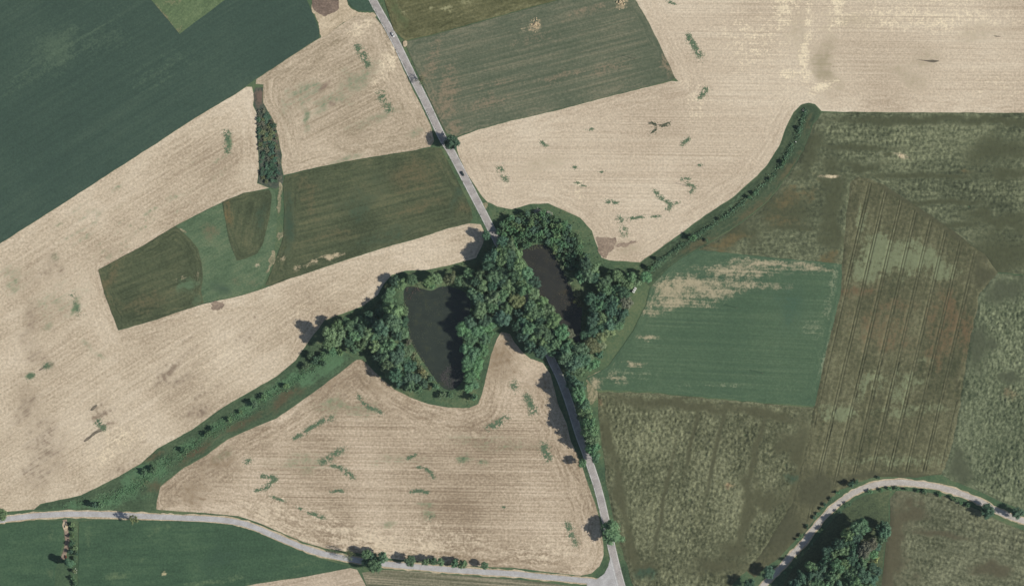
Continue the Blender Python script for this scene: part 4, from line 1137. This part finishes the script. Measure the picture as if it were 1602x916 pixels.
trees([(1371, 875, 4.6, "yellow"), (1368, 886, 4, "yellow")], "cream flowering shrub on the right edge of the copse", "flowering shrubs by the copse", "bush", 1.4, "flowering_shrub", "shrub")
# curved lane trees
tree(1331, 757.5, 5.5, "deep", "larger roadside bush at the start of the lower right bend", "bush", hk=1.5, name="bush", cat="bush")
tree(1340, 753, 4, "lush", "smaller bush right of the large one at the bend", "bush", hk=1.1, name="bush", cat="bush")
tree(1545, 799, 9, "deep", "rounded tree inside the lane near the right edge", "round", hk=.75)
tree(1592, 803, 8, "blue", "tree overhanging the lane at the right edge", "round", hk=.85)
trees([(1310, 770, 3.2), (1301, 780, 3.2), (1291, 789, 3.2), (1285, 794.5, 2.8), (1279, 803, 3.2), (1274, 808.5, 3), (1262.5, 823, 3.2), (1252.5, 837, 3), (1247, 843, 2.6), (1374, 746, 2.6)], "small bush above the curved lane", "bushes on the upper side of the curved lane", "bush", 1.0, "bush", "bush")
trees([(1362, 768, 4), (1379, 766, 3.2), (1391, 763.5, 3), (1404, 763, 3.6), (1418, 765, 2.6), (1436, 767, 3), (1446, 768, 4), (1470, 773, 3.6), (1489, 778, 3.4), (1496, 781, 3.4), (1503, 786, 3), (1514, 790, 3.6)], "small bush inside the curved lane", "bushes on the inner verge of the curved lane", "bush", 1.0, "bush", "bush")
trees([(1329, 788, 2.6), (1314, 800, 3), (1286, 827.5, 2.4), (1270, 851, 2.6), (1265, 857, 2), (1255, 866.5, 2.6), (1237, 887, 2.6), (1228, 895, 3), (1322, 792, 2.2)], "young sapling shading the lower right lane", "saplings along the lower right lane", "loose", .95, "sapling")
tree(1203, 895, 7.5, "deep", "dark tree left of the lane at the bottom edge", "round", hk=.85)
tree(1172, 913, 8, "deep", "dark tree at the bottom edge left of the lower right lane", "round", hk=.85)
# ditch shrubs
for x, y, r_, lb in [(290, 704, 5, "elongated shrub low in the left ditch corridor"), (324, 679, 6, "largest dark shrub in the left ditch corridor"), (333, 671, 4.5, "shrub touching the largest one in the left ditch"), (359, 656, 3.8, "small shrub alone midway up the left ditch"),
                     (376, 644.5, 3.4, "tiny shrub between two larger ones in the left ditch"), (398, 631, 6, "rounded shrub high in the left ditch corridor"), (412, 621, 5, "pale shrub above the rounded one in the left ditch"), (447, 603, 5, "uppermost single shrub of the left ditch corridor"), (240, 734, 6, "bright bush where the left ditch widens"), (226, 738, 5, "second bright bush where the left ditch widens"), (285, 703, 4, "shrub overlapping the elongated one in the left ditch")]:
    tree(x, y, r_, random.choice(["lush", "mid", "light"]), lb, "bush", "shrubs in the left ditch corridor", 1.15, "ditch_shrub", "shrub")
for x, y, r_, lb in [(1084, 371, 6.5, "large dark shrub midway along the right ditch corridor"), (1172, 308, 3.5, "pale shrub higher up the right ditch corridor"), (1180, 302, 3, "small shrub next to the pale one in the right ditch"), (1127, 343, 3, "lone small shrub in the middle of the right ditch"), (1226, 253, 4, "shrub near the upper bend of the right ditch"),
                     (1106, 376, 3, "tiny shrub at the field edge beside the right ditch"), (1018, 419, 5, "shrub at the lower end of the right ditch corridor"), (1205, 280, 3, "small shrub below the upper bend of the right ditch"), (1030, 405, 4, "dark shrub near the lower end of the right ditch"), (1250, 200, 3.4, "shrub at the top end of the right ditch")]:
    tree(x, y, r_, random.choice(["lush", "mid", "blue"]), lb, "bush", "shrubs in the right ditch corridor", 1.2, "ditch_shrub", "shrub")
# scrub strip
rs = np.random.default_rng(5)
sp = PP([(404, 172), (412, 168), (420, 178), (430, 200), (435, 230), (437, 255), (438, 276), (428, 288), (412, 284), (408, 262), (407, 235), (404, 205)])
got = []
for _ in range(1500):
    c = np.array([rs.uniform(403, 440), rs.uniform(168, 290)])
    if inside(PP([c]), sp)[0] and all(np.hypot(*(c - s)) > 5 for s in got): got.append(c)
for c in got:
    tn = random.choice(["deep", "blue", "deep", "olive", "brown"])
    tree(c[0], c[1], rs.uniform(2.6, 5.2), tn, TONE[tn] + " low shrub in the scrub strip splitting the stubble, " + place(c[0], c[1], [q[0] for q in got], [q[1] for q in got]), "bush", "shrubs of the scrub strip", rs.uniform(.3, .55), "scrub_shrub", "shrub")

# ------------------------------------------------------------------ low growth: reeds, verge grass, weeds


def leafcloud(name, pts, size, h, tint, label, cat=None, kind=None, group=None, seed=0, up=.9, z0=0.0):
    """low growth from many small tilted blades; pts in metres"""
    r_ = np.random.default_rng(seed)
    n = len(pts)
    p = np.column_stack([pts, z0 + r_.uniform(.15, 1, n) * h])
    nor = r_.normal(0, .6, (n, 3))
    nor[:, 2] = up
    v, f = leaf_quads(p, nor, size, r_)
    # blades reach the ground
    st = np.arange(0, n, 3)
    sv = np.stack([p[st] * [1, 1, 0] + [0, 0, z0 - .02], p[st], p[st] + r_.normal(0, .12, (len(st), 3))], 1).reshape(-1, 3)
    i = np.arange(len(st)) * 3 + len(v)
    me = mesh(name, np.concatenate([v, sv]), [tuple(q) for q in f] + [tuple(q) for q in np.stack([i, i + 1, i + 2], 1)])
    o = link(name, me, LEAF)
    t = TINT[tint] if isinstance(tint, str) else tint
    o.color = t
    return tag(o, label, cat, group, kind)


def scatter(poly, dens, seed, clump=4.0, thr=.45, excl=()):
    b = PP(poly)
    lo, hi = b.min(0), b.max(0)
    r_ = np.random.default_rng(seed)
    n = int((hi[0] - lo[0]) * (hi[1] - lo[1]) * dens)
    q = r_.uniform(lo, hi, (n, 2))
    q = q[inside(q, b)]
    for e in excl: q = q[~inside(q, smooth(PP(e), True, 4))]
    k = fbm(q[:, 0], q[:, 1], clump, seed)
    return q[k + r_.normal(0, .08, len(k)) > thr]


def along(line, width, dens, seed):
    p = resample(smooth(PP(line), False, 6), .5, False)
    r_ = np.random.default_rng(seed)
    n = int(len(p) * .5 * width * dens)
    k = r_.integers(0, len(p), n)
    q = p[k] + r_.normal(0, width / 2.6, (n, 2))
    return q[fbm(q[:, 0], q[:, 1], 5, seed) + r_.normal(0, .07, n) > .4]


LD = [(512, 556), (470, 588), (430, 612), (395, 636), (340, 671), (290, 706), (240, 740), (200, 768), (160, 790)]
RD = [(1260, 172), (1250, 205), (1228, 250), (1200, 285), (1160, 318), (1127, 344), (1080, 375), (1040, 403), (1010, 428)]
leafcloud("ditch_weeds", along(LD, 7.0, 1.9, 81), .85, .8, "lush", "dense line of tall weeds down the middle of the left ditch", kind="stuff", seed=81)
leafcloud("ditch_weeds", along(RD, 3.2, 6.0, 82), .9, 1.9, C(104, 136, 106), "dense line of tall weeds down the middle of the right ditch", kind="stuff", seed=82)
leafcloud("ditch_grass", scatter([(470, 570), (480, 585), (440, 612), (395, 645), (340, 682), (290, 718), (246, 752), (190, 792), (70, 794), (126, 778), (200, 755), (225, 730), (280, 696), (330, 662), (390, 628), (430, 605)], .55, 3, 5, .42), .75, 1.1, "lush",
          "tall green weeds growing along the left ditch", kind="stuff", seed=3)
leafcloud("ditch_grass", scatter([(1262, 168), (1266, 180), (1252, 215), (1232, 256), (1204, 292), (1150, 338), (1100, 372), (1050, 406), (1015, 434), (1005, 424), (1040, 402), (1094, 366), (1140, 334), (1192, 290), (1222, 250), (1240, 212), (1250, 180)], .6, 4, 5, .42), .7, .9, C(86, 112, 88),
          "tall green weeds growing along the right ditch", kind="stuff", seed=4)
leafcloud("wood_edge_grass", scatter([(762, 318), (780, 325), (800, 329), (830, 321), (858, 320), (880, 330), (907, 342), (925, 363), (932, 383), (940, 404), (952, 409), (1001, 412), (1008, 440), (990, 470), (975, 505), (950, 545), (930, 580), (915, 588), (880, 590), (840, 520), (800, 430), (775, 365)], .4, 5, 6, .46, (pond2,)), .8, .7, C(86, 112, 84),
          "rough green grass around the right half of the wood", kind="stuff", seed=5)
leafcloud("wood_edge_grass", scatter([(613, 432), (634, 425), (666, 424), (701, 417), (740, 405), (760, 420), (790, 500), (783, 519), (776, 530), (768, 553), (761, 583), (753, 616), (747, 632), (734, 637), (701, 636), (671, 631), (641, 620), (616, 607), (596, 590), (576, 569), (560, 560), (520, 560), (485, 560), (508, 503), (566, 481), (592, 462), (602, 445)], .4, 6, 6, .44, (pond1,)), .8, .7, C(90, 120, 86),
          "rough green grass around the left half of the wood", kind="stuff", seed=6)
leafcloud("reeds", scatter([(636, 468), (634, 452), (650, 444), (668, 450), (652, 458), (642, 470)], 1.6, 7, 3, .4), .6, .6, C(122, 100, 92), "brown reed patch in the top left corner of the left pond", kind="stuff", seed=7, z0=-.6)
leafcloud("reeds", scatter([(690, 448), (706, 446), (712, 462), (706, 468), (698, 456)], 1.2, 8, 3, .45), .6, .6, C(108, 98, 90), "brown reed patch at the top right of the left pond", kind="stuff", seed=8, z0=-.6)
leafcloud("reeds", scatter([(872, 458), (886, 450), (902, 470), (908, 484), (898, 490), (878, 484)], .8, 9, 4, .47), .7, .5, C(110, 100, 84), "sparse brown reeds in the lower half of the right pond", kind="stuff", seed=9, z0=-.6)
leafcloud("reeds", scatter([(818, 396), (828, 385), (846, 381), (862, 386), (868, 396), (880, 416), (894, 441), (905, 462), (902, 468), (888, 444), (876, 420), (862, 396), (845, 387), (828, 392)], 1.6, 10, 3, .4), .7, .9, C(130, 134, 98), "pale reed fringe along the right pond", kind="stuff", seed=10, z0=-.6)
leafcloud("reeds", scatter([(636, 470), (640, 505), (646, 533), (656, 550), (676, 580), (690, 600), (686, 606), (668, 586), (646, 556), (634, 528), (630, 490), (630, 466)], 1.3, 11, 3, .42), .7, .9, C(118, 126, 92), "pale reed fringe on the left bank of the left pond", kind="stuff", seed=11, z0=-.5)
fl_a = scatter(pond1, .5, 91, 7, .56)
leafcloud("floating_weed", fl_a, .6, .02, C(76, 82, 62), "thin floating weed on the left pond", kind="stuff", seed=91, up=9.0, z0=-.6)
fl_b = scatter(pond2, .6, 92, 6, .54)
leafcloud("floating_weed", fl_b, .6, .02, C(82, 78, 62), "thin floating weed on the right pond", kind="stuff", seed=92, up=9.0, z0=-.6)
leafcloud("hedge_weeds", scatter([(108, 818), (121, 818), (121, 955), (108, 955), (110, 880)], 1.0, 12, 4, .42), .7, 1.0, C(92, 122, 88), "green hedge bottom weeds beside the dirt track", kind="stuff", seed=12)
leafcloud("verge_grass", scatter([(599, 0), (615, 48), (633, 66), (700, 208), (712, 228), (730, 270), (762, 318), (758, 322), (720, 254), (706, 224), (694, 208), (640, 96), (618, 52), (592, 0)], .8, 13, 6, .45), .6, .4, C(88, 106, 80), "grass verge on the right of the upper main road", kind="stuff", seed=13)
leafcloud("verge_grass", scatter([(575, 0), (586, 26), (617, 78), (674, 198), (690, 236), (722, 294), (760, 368), (768, 366), (718, 272), (694, 228), (680, 198), (622, 78), (582, 5)], .8, 14, 6, .45), .6, .4, C(80, 100, 74), "grass verge on the left of the upper main road", kind="stuff", seed=14)
leafcloud("verge_grass", scatter([(930, 725), (944, 760), (953, 805), (964, 850), (975, 895), (985, 930), (1000, 930), (984, 890), (970, 850), (958, 805), (948, 752), (938, 715)], .8, 15, 6, .45), .6, .5, C(84, 98, 72), "grass verge on the right of the lower main road", kind="stuff", seed=15)
leafcloud("verge_grass", scatter([(908, 722), (920, 752), (932, 786), (941, 812), (948, 850), (946, 880), (930, 900), (940, 902), (952, 886), (955, 868), (942, 812), (930, 764), (916, 722)], .9, 16, 6, .4), .6, .4, C(84, 106, 78), "grass verge on the left of the lower main road", kind="stuff", seed=16)
leafcloud("verge_grass", scatter([(245, 797), (326, 800), (372, 806), (400, 815), (475, 848), (551, 864), (613, 874), (726, 886), (800, 890), (908, 902), (908, 903.5), (800, 892.5), (726, 888), (613, 877), (551, 868), (475, 850), (400, 818), (372, 809), (326, 804), (245, 801)], 1.0, 17, 5, .45), .5, .3, C(110, 108, 78), "dry grass verge above the bottom lane", kind="stuff", seed=17)

WEED = C(110, 134, 104)
weeds = [  # strokes in survey pixels, half width, label
    ([[(1076, 55), (1084, 68), (1096, 89)]], 4, "slanting green weed strip in the upper right stubble"),
    ([[(1105, 137), (1101, 146), (1093, 153)]], 3, "short weed patch below the corner of the striped crop"),
    ([[(1018, 192), (1034, 197), (1047, 193)], [(1034, 198), (1016, 211)]], 1.8, "dark star shaped weed patch round a pole in the right stubble"),
    ([[(1078, 216), (1067, 227)]], 2.4, "thin weed smear right of the star shaped patch"),
    ([[(847, 222), (855, 229)]], 2.2, "tiny weed patch under the middle of the striped crop"),
    ([[(781, 262), (785, 266)]], 4, "round weed patch near the main road in the right stubble"),
    ([[(787, 275), (792, 282)]], 2.8, "weed patch just below the round one near the main road"),
    ([[(1024, 298), (1028, 303), (1036, 311), (1049, 320), (1044, 328)]], 2.4, "hooked weed trail in the middle of the right stubble"),
    ([[(1066, 280), (1080, 279)], [(1073, 284), (1078, 289), (1086, 292), (1079, 302)]], 1.8, "zigzag weed trail at a pole in the right stubble"),
    ([[(948, 315), (966, 317)]], 2.2, "flat weed patch above the right pond wood"),
    ([[(969, 342), (973, 345)]], 4.4, "square weed patch above the brown bare earth"),
    ([[(973, 357), (977, 366)]], 4.4, "weed patch between the square one and the bare earth"),
    ([[(982, 343), (994, 340), (1006, 339)]], 2, "low weed trail right of the square weed patch"),
    ([[(1021, 339), (1031, 338)]], 2, "weed dash farther right of the low trail"),
    ([[(1057, 318), (1061, 316)]], 1.8, "small weed spot at the tip of the hooked trail"),
    ([[(1094, 258), (1098, 258)]], 1.7, "single weed spot near the right ditch in the stubble"),
    ([[(898, 262), (901, 261)]], 1.7, "single weed spot in the left half of the right stubble"),
    ([[(902, 285), (906, 287)], [(910, 290), (914, 291)]], 1.4, "pair of weed specks above the thicket"),
    ([[(920, 203), (927, 202)]], 1.4, "weed speck left of the star shaped patch"),
    ([[(940, 269), (942, 269)]], 1.3, "tiny weed speck right of the single spot in the right stubble"),
    ([[(1046, 3), (1055, 6)]], 2.4, "weed patch at the top edge of the right stubble"),
    ([[(558, 72), (567, 85), (573, 96), (577, 104)]], 4, "curved green weed strip in the upper stubble left of the road"),
    ([[(595, 146), (600, 157)]], 5, "upper weed patch of two in the stubble beside the road"),
    ([[(604, 164), (609, 174)]], 5, "lower weed patch of two in the stubble beside the road"),
    ([[(355, 205), (356, 240)]], 3, "upright weed streak left of the scrub strip"),
    ([[(113, 458), (118, 474), (123, 492)]], 3.4, "faint upright weed strip left of the jutting plot"),
    ([[(44, 590), (52, 586)]], 3, "small weed patch near the far left edge"),
    ([[(70, 574), (78, 568)]], 3, "weed patch above the small one near the far left edge"),
    ([[(149, 657), (156, 662), (163, 672)]], 3.4, "dark weed clump in the lower left stubble"),
    ([[(561, 618), (568, 628), (576, 636), (588, 641), (596, 646)]], 2.4, "bent weed strip under the tip of the south stubble"),
    ([[(520, 652), (505, 658), (490, 666), (474, 677), (460, 686)]], 2.8, "long slanting weed strip in the south stubble near the ditch"),
    ([[(793, 652), (780, 660), (772, 665), (763, 670)]], 4, "weed wedge right of the pond foot in the south stubble"),
    ([[(803, 598), (805, 607)]], 4, "small upright weed patch below the wood tip"),
    ([[(823, 617), (828, 628), (832, 638), (836, 647)]], 4.4, "broad upright weed strip under the shaded road"),
    ([[(850, 694), (854, 706), (858, 718)]], 5.4, "broad weed block left of the roadside row"),
    ([[(887, 817), (892, 828), (895, 840), (901, 852)]], 3, "ragged weed strip left of the large solitary tree"),
    ([[(536, 702), (527, 708), (514, 716), (503, 724)]], 3.6, "weed strip rising to the right in the south stubble"),
    ([[(519, 728), (530, 730), (540, 736), (552, 747)]], 3, "curved weed strip falling right under the rising one"),
    ([[(518, 768), (537, 767)]], 2.2, "flat weed dash below the curved strip"),
    ([[(408, 744), (432, 747), (424, 754), (416, 762), (401, 767)]], 2.6, "hook shaped weed patch at the left of the south stubble"),
    ([[(423, 776), (444, 783)]], 1.6, "thin weed line below the hook shaped patch"),
    ([[(463, 793), (473, 796)]], 1.5, "short thin weed line between two longer ones"),
    ([[(483, 801), (495, 805), (507, 810)]], 2.2, "weed streak above the bottom lane"),
    ([[(643, 769), (655, 767), (669, 770)]], 2.6, "lens shaped weed patch in the middle of the south stubble"),
    ([[(637, 717), (651, 710)]], 2.2, "short rising weed dash in the middle of the south stubble"),
    ([[(654, 730), (664, 732), (673, 738), (680, 748)]], 2.0, "dark crescent weed strip in the middle of the south stubble"),
    ([[(384, 724), (391, 718)]], 2.2, "small weed dash near the left ditch corridor"),
    ([[(668, 808), (677, 810)]], 4, "faint lower weed patch in the south stubble"),
    ([[(720, 718), (730, 720)]], 3.4, "faint weed patch right of the rising dash"),
    ([[(750, 722), (756, 723)]], 2.6, "faint weed spot farther right of the rising dash"),
    ([[(785, 792), (790, 793)]], 1.4, "pale weed speck low in the south stubble"),
]
for i, (strokes, w, lb) in enumerate(weeds):
    r_ = np.random.default_rng(500 + i)
    acc = []
    faint = "faint" in lb
    for st in strokes:
        p = PP(st)
        p = resample(smooth(p, False, 6), .5, False) if len(p) > 1 else p
        n = max(60, int(len(p) * .5 * w * S * 2 * (6 if faint else 15)))
        k = r_.integers(0, len(p), n)
        ww = w * 1.18 * S * (.75 + .5 * vn(k * .5, k * 0, 5, i))
        off = np.where(r_.random((n, 1)) < .6, r_.uniform(-.85, .85, (n, 2)), r_.normal(0, .75, (n, 2))) * ww[:, None]
        off[:, 0] += r_.normal(0, .8, n) * np.round(vn(off[:, 1] + p[k][:, 1], k * 0, .9, i) * 2)
        q = p[k] + off
        m = fbm(q[:, 0], q[:, 1], 2.2, 60 + i, 2) + r_.normal(0, .07, n)
        acc.append(q[m > (.5 if faint else .38)])
    leafcloud("weed_patch", np.concatenate(acc), .62, .08, WEED if i != 2 else C(86, 98, 76), lb, "weeds", None, "green weed patches in the stubble", 600 + i, 5.0, .06)

# ------------------------------------------------------------------ dead wood, stones
def twigs(name, x, y, rx, ry, h, n, mat, label, cat, seed, rad=.05, z0=0.0, L=2.4):
    r_ = random.Random(seed)
    parts = []
    cx, cy = P(x, y)
    for i in range(n):
        a = r_.uniform(0, 6.28)
        d = math.sqrt(r_.random())
        px, py = d * rx * S * math.cos(a), d * ry * S * math.sin(a)
        b = r_.uniform(0, 6.28)
        l = L * r_.uniform(.5, 1.2)
        parts.append(tube((px, py, r_.uniform(-.1, .3)), (px + l * math.cos(b), py + l * math.sin(b), r_.uniform(.3, 1) * h), rad * r_.uniform(.7, 1.4), rad * .35, 4))
    v, f = join(parts)
    return tag(link(name, mesh(name, v, f), mat, None, (cx, cy, z0)), label, cat)


twigs("fallen_branches", 705, 589, 15, 16, 1.1, 420, TWIG, "grey tangle of dead branches lying in the foot of the left pond", "dead wood", 1, .1, -.65, 2.6)
DEADW = plain("bleached_wood", C(200, 198, 186), .9, .1)
twigs("dead_shrub", 842, 331, 7, 3.5, 1.6, 60, DEADW, "bleached dead shrub on the top edge of the thicket", "dead wood", 2, .14, 0, 2.4)
twigs("dead_shrub", 859, 335, 5, 4, 1.6, 60, DEADW, "smaller bleached dead shrub right of the other on the thicket edge", "dead wood", 3, .14, 0, 2.2)


def stones(x, y, n, spread, label, seed, mat, big=.9):
    r_ = random.Random(seed)
    root = bpy.data.objects.new("stone_heap", None)
    COL.objects.link(root)
    wx, wy = P(x, y)
    root.location = (wx, wy, .2)
    tag(root, label, "stones")
    proto_ = []
    for k in range(3):
        rr = np.random.default_rng(seed * 10 + k)
        v, f = ico((0, 0, 0), 1.0, rr, 5)
        proto_.append(mesh("stone", np.array(v) * [1, .8, .6], f))
        proto_[-1].materials.append(mat)
    for i in range(n):
        o = link("stone", proto_[i % 3], None, root)
        a, d = r_.uniform(0, 6.28), spread * S * abs(r_.gauss(0, .55))
        s = big * r_.uniform(.35, 1.0)
        o.location = (d * math.cos(a), d * math.sin(a) * .9, s * .3 + max(0, .6 - d * .2) * r_.random())
        o.rotation_euler = (r_.uniform(-.3, .3), r_.uniform(-.3, .3), r_.uniform(0, 6.28))
        o.scale = (s, s, s)


STONE = plain("field_stone", C(196, 178, 146), .9, .1)
stones(838, 38, 34, 10, "heap of pale field stones in the striped crop", 1, STONE, .85)
stones(971, 3, 34, 10, "heap of pale field stones at the top edge of the striped crop", 2, STONE, .85)
stones(1410, 244, 8, 5, "few pale stones in the mottled grain field", 3, STONE, .6)
stones(103, 822, 12, 3.5, "small sandy stone heap at the head of the dirt track", 4, plain("sandy_stone", C(206, 188, 156), .9, .1), .9)
stones(116, 894, 12, 4, "pale rubble in the hedge beside the dirt track", 5, plain("rubble", C(190, 190, 178), .9, .1), .6)

# ------------------------------------------------------------------ poles, cars, trailer, small works
WOOD = plain("weathered_wood", C(104, 94, 82), .85, .1)
CERA = plain("porcelain", C(180, 176, 168), .3, .5)
pole_spots = [(993, 92, "in the striped crop"), (1034, 196, "in the star shaped weeds of the right stubble"), (1077, 291, "at the zigzag weeds in the right stubble"), (1113, 386, "in the grain above the bluish green crop"), (1152, 481, "in the upper bluish green crop"), (1192, 583, "in the lower bluish green crop")]
v, f = join([tube((0, 0, -.3), (0, 0, 8.6), .17, .12, 8)])
pole_me = mesh("pole_shaft", v, f)
pole_me.materials.append(WOOD)
v, f = join([tube((-.95, 0, 8.2), (.95, 0, 8.2), .07, .07, 6), tube((-.5, 0, 8.2), (0, .1, 7.6), .03, .03, 4), tube((.5, 0, 8.2), (0, .1, 7.6), .03, .03, 4)])
arm_me = mesh("crossarm", v, f)
arm_me.materials.append(WOOD)
v, f = tube((0, 0, 0), (0, 0, .25), .06, .045, 8)
ins_me = mesh("insulator", v, f)
ins_me.materials.append(CERA)
for x, y, where in pole_spots:
    root = bpy.data.objects.new("utility_pole", None)
    COL.objects.link(root)
    wx, wy = P(x, y)
    root.location = (wx, wy, 0)
    root.rotation_euler = (0, 0, R(21))
    tag(root, "thin wooden utility pole standing " + where, "pole", "utility poles across the fields")
    link("pole_shaft", pole_me, None, root)
    link("crossarm", arm_me, None, root)
    for dx in (-.85, 0, .85):
        link("insulator", ins_me, None, root, (dx, 0, 8.27 if dx else 8.6))


def car(x, y, ang, col, label):
    root = bpy.data.objects.new("car", None)
    COL.objects.link(root)
    wx, wy = P(x, y)
    root.location = (wx, wy, .17)
    root.rotation_euler = (0, 0, R(ang))
    tag(root, label, "car", "cars on the main road")
    paint = plain("car_paint", col, .3, .5, .1, .03)
    glass = plain("car_glass", (.015, .018, .02, 1), .08, .5, 0, .05)
    tyre = plain("tyre_rubber", (.02, .02, .02, 1), .9, .1)
    rimm = plain("wheel_rim", (.45, .45, .46, 1), .4, .5, .6)
    lamp = plain("head_lamp", (.8, .8, .78, 1), .2, .5)
    tail = plain("tail_lamp", (.4, .02, .02, 1), .3, .5)

    def loft(secs):
        V, F = [], []
        for xx, hw, z0, z1, tw in secs:
            V += [(xx, -hw, z0), (xx, -hw, (z0 + z1) / 2), (xx, -tw, z1), (xx, tw, z1), (xx, hw, (z0 + z1) / 2), (xx, hw, z0)]
        for k in range(len(secs) - 1):
            for j in range(6):
                a, b = k * 6 + j, k * 6 + (j + 1) % 6
                F.append((a, b, b + 6, a + 6))
        n = len(secs) - 1
        F += [tuple(range(5, -1, -1)), tuple(range(n * 6, n * 6 + 6))]
        return V, F
    body = link("body", mesh("body", *loft([(-2.15, .72, .3, .78, .6), (-1.9, .86, .24, .92, .76), (-1.0, .89, .22, .96, .8), (.6, .89, .22, .94, .8), (1.5, .87, .24, .86, .74), (2.0, .78, .28, .74, .6), (2.15, .66, .34, .62, .5)])), paint, root)
    link("cabin_glass", mesh("cabin_glass", *loft([(-1.75, .74, .9, .93, .7), (-1.2, .76, .9, 1.36, .6), (.15, .76, .9, 1.38, .6), (.95, .74, .88, .92, .7)])), glass, root)
    link("roof", mesh("roof", *loft([(-1.25, .6, 1.35, 1.39, .57), (-.5, .63, 1.37, 1.45, .56), (.2, .6, 1.36, 1.41, .56)])), paint, root)
    wv, wf = tube((0, -.1, 0), (0, .1, 0), .32, .32, 14)
    wm = mesh("wheel", wv, wf)
    wm.materials.append(tyre)
    rv, rf = tube((0, -.11, 0), (0, .11, 0), .19, .19, 10)
    rm = mesh("rim", rv, rf)
    rm.materials.append(rimm)
    for xx in (-1.3, 1.35):
        for yy in (-.8, .8):
            w = link("wheel", wm, None, root, (xx, yy, .32))
            link("rim", rm, None, w)
    for yy in (-.52, .52):
        v, f = tube((2.0, yy, .6), (2.13, yy, .58), .11, .08, 8)
        link("headlight", mesh("headlight", v, f), lamp, root)
        v, f = tube((-2.18, yy, .68), (-2.0, yy, .7), .1, .1, 8)
        link("tail_light", mesh("tail_light", v, f), tail, root)


car(614.6, 54.5, -61, C(226, 226, 224), "white car with dark windows driving on the upper main road")
car(723.6, 271.6, -62.5, C(64, 76, 74), "dark grey car on the main road below the field corner tree")


def box(cx, cy, cz, sx, sy, sz):
    v = [(cx + a * sx / 2, cy + b * sy / 2, cz + c * sz / 2) for a in (-1, 1) for b in (-1, 1) for c in (-1, 1)]
    f = [(0, 1, 3, 2), (4, 6, 7, 5), (0, 4, 5, 1), (2, 3, 7, 6), (0, 2, 6, 4), (1, 5, 7, 3)]
    return v, f


tr = bpy.data.objects.new("trailer", None)
COL.objects.link(tr)
tx, ty = P(992.5, 453.5)
tr.location = (tx, ty, 0)
tr.rotation_euler = (0, 0, R(62))
tag(tr, "white box trailer with two dark roof hatches parked at the wood edge", "trailer")
WHT = plain("white_panel", C(214, 216, 208), .5, .3)
DRK = plain("dark_panel", C(60, 62, 62), .6, .3)
link("box_body", mesh("box_body", *join([box(0, 0, 1.55, 4.8, 2.1, 1.9), box(0, 0, 2.53, 4.6, 1.9, .08)])), WHT, tr)
for xx in (-1.0, 1.1):
    link("roof_hatch", mesh("roof_hatch", *box(xx, .1, 2.6, .95, .85, .08)), DRK, tr)
link("drawbar", mesh("drawbar", *join([tube((2.4, -.6, .55), (3.7, 0, .5), .05, .05, 6), tube((2.4, .6, .55), (3.7, 0, .5), .05, .05, 6)])), DRK, tr)
for yy in (-1.02, 1.02):
    v, f = tube((-.2, yy - .09, .34), (-.2, yy + .09, .34), .34, .34, 14)
    link("wheel", mesh("wheel", v, f), DRK, tr)
# culvert head at the top of the right ditch
cu = bpy.data.objects.new("culvert", None)
COL.objects.link(cu)
cx, cy = P(1258, 174)
cu.location = (cx, cy, 0)
cu.rotation_euler = (0, 0, R(60))
tag(cu, "grey concrete culvert head at the top of the right ditch", "culvert")
CONC = plain("old_concrete", C(160, 158, 150), .9, .1)
link("head_wall", mesh("head_wall", *join([box(0, 0, .5, .4, 3.4, 1.1), box(.8, 1.6, .4, 1.4, .3, .9), box(.8, -1.6, .4, 1.4, .3, .9)])), CONC, cu)
v, f = tube((-1.6, 0, .35), (.5, 0, .3), .55, .55, 14)
link("pipe", mesh("pipe", v, f), DRK, cu)
# marker post by the right ditch
mp = bpy.data.objects.new("marker_post", None)
COL.objects.link(mp)
cx, cy = P(1245, 222)
mp.location = (cx, cy, 0)
tag(mp, "white marker stone beside the upper right ditch", "marker")
link("shaft", mesh("shaft", *join([box(0, 0, .45, .8, .8, .9), box(0, 0, .95, .6, .6, .12)])), WHT, mp)
# log pile at the foot of the narrow tree
lp = bpy.data.objects.new("log_pile", None)
COL.objects.link(lp)
cx, cy = P(103, 870.5)
lp.location = (cx, cy, 0)
lp.rotation_euler = (0, 0, R(100))
tag(lp, "reddish brown log pile at the end of the dirt track", "logs")
LOG = plain("cut_log", C(96, 62, 52), .9, .1)
v, f = tube((-1.3, 0, 0), (1.3, 0, 0), .22, .2, 9)
lm = mesh("log", v, f)
lm.materials.append(LOG)
for row, cnt in enumerate((4, 3, 2)):
    for i in range(cnt):
        link("log", lm, None, lp, (random.uniform(-.1, .1), (i - (cnt - 1) / 2) * .44, .22 + row * .38))

# ------------------------------------------------------------------ the hazy air between the ground and the survey plane
hz = bpy.data.materials.new("haze_air")
hz.use_nodes = True
ht = hz.node_tree
ht.nodes.remove(ht.nodes["Principled BSDF"])
pv = ht.nodes.new("ShaderNodeVolumePrincipled")
pv.inputs["Color"].default_value = (.8, .94, .96, 1)
pv.inputs["Density"].default_value = 6.5e-6
ht.links.new(pv.outputs[0], ht.nodes["Material Output"].inputs["Volume"])
v, f = box(0, 0, (4030 - 4) / 2, 15000, 15000, 4034)
tag(link("haze", mesh("haze", v, f), hz), "thin pale haze in the air over the fields", kind="stuff")
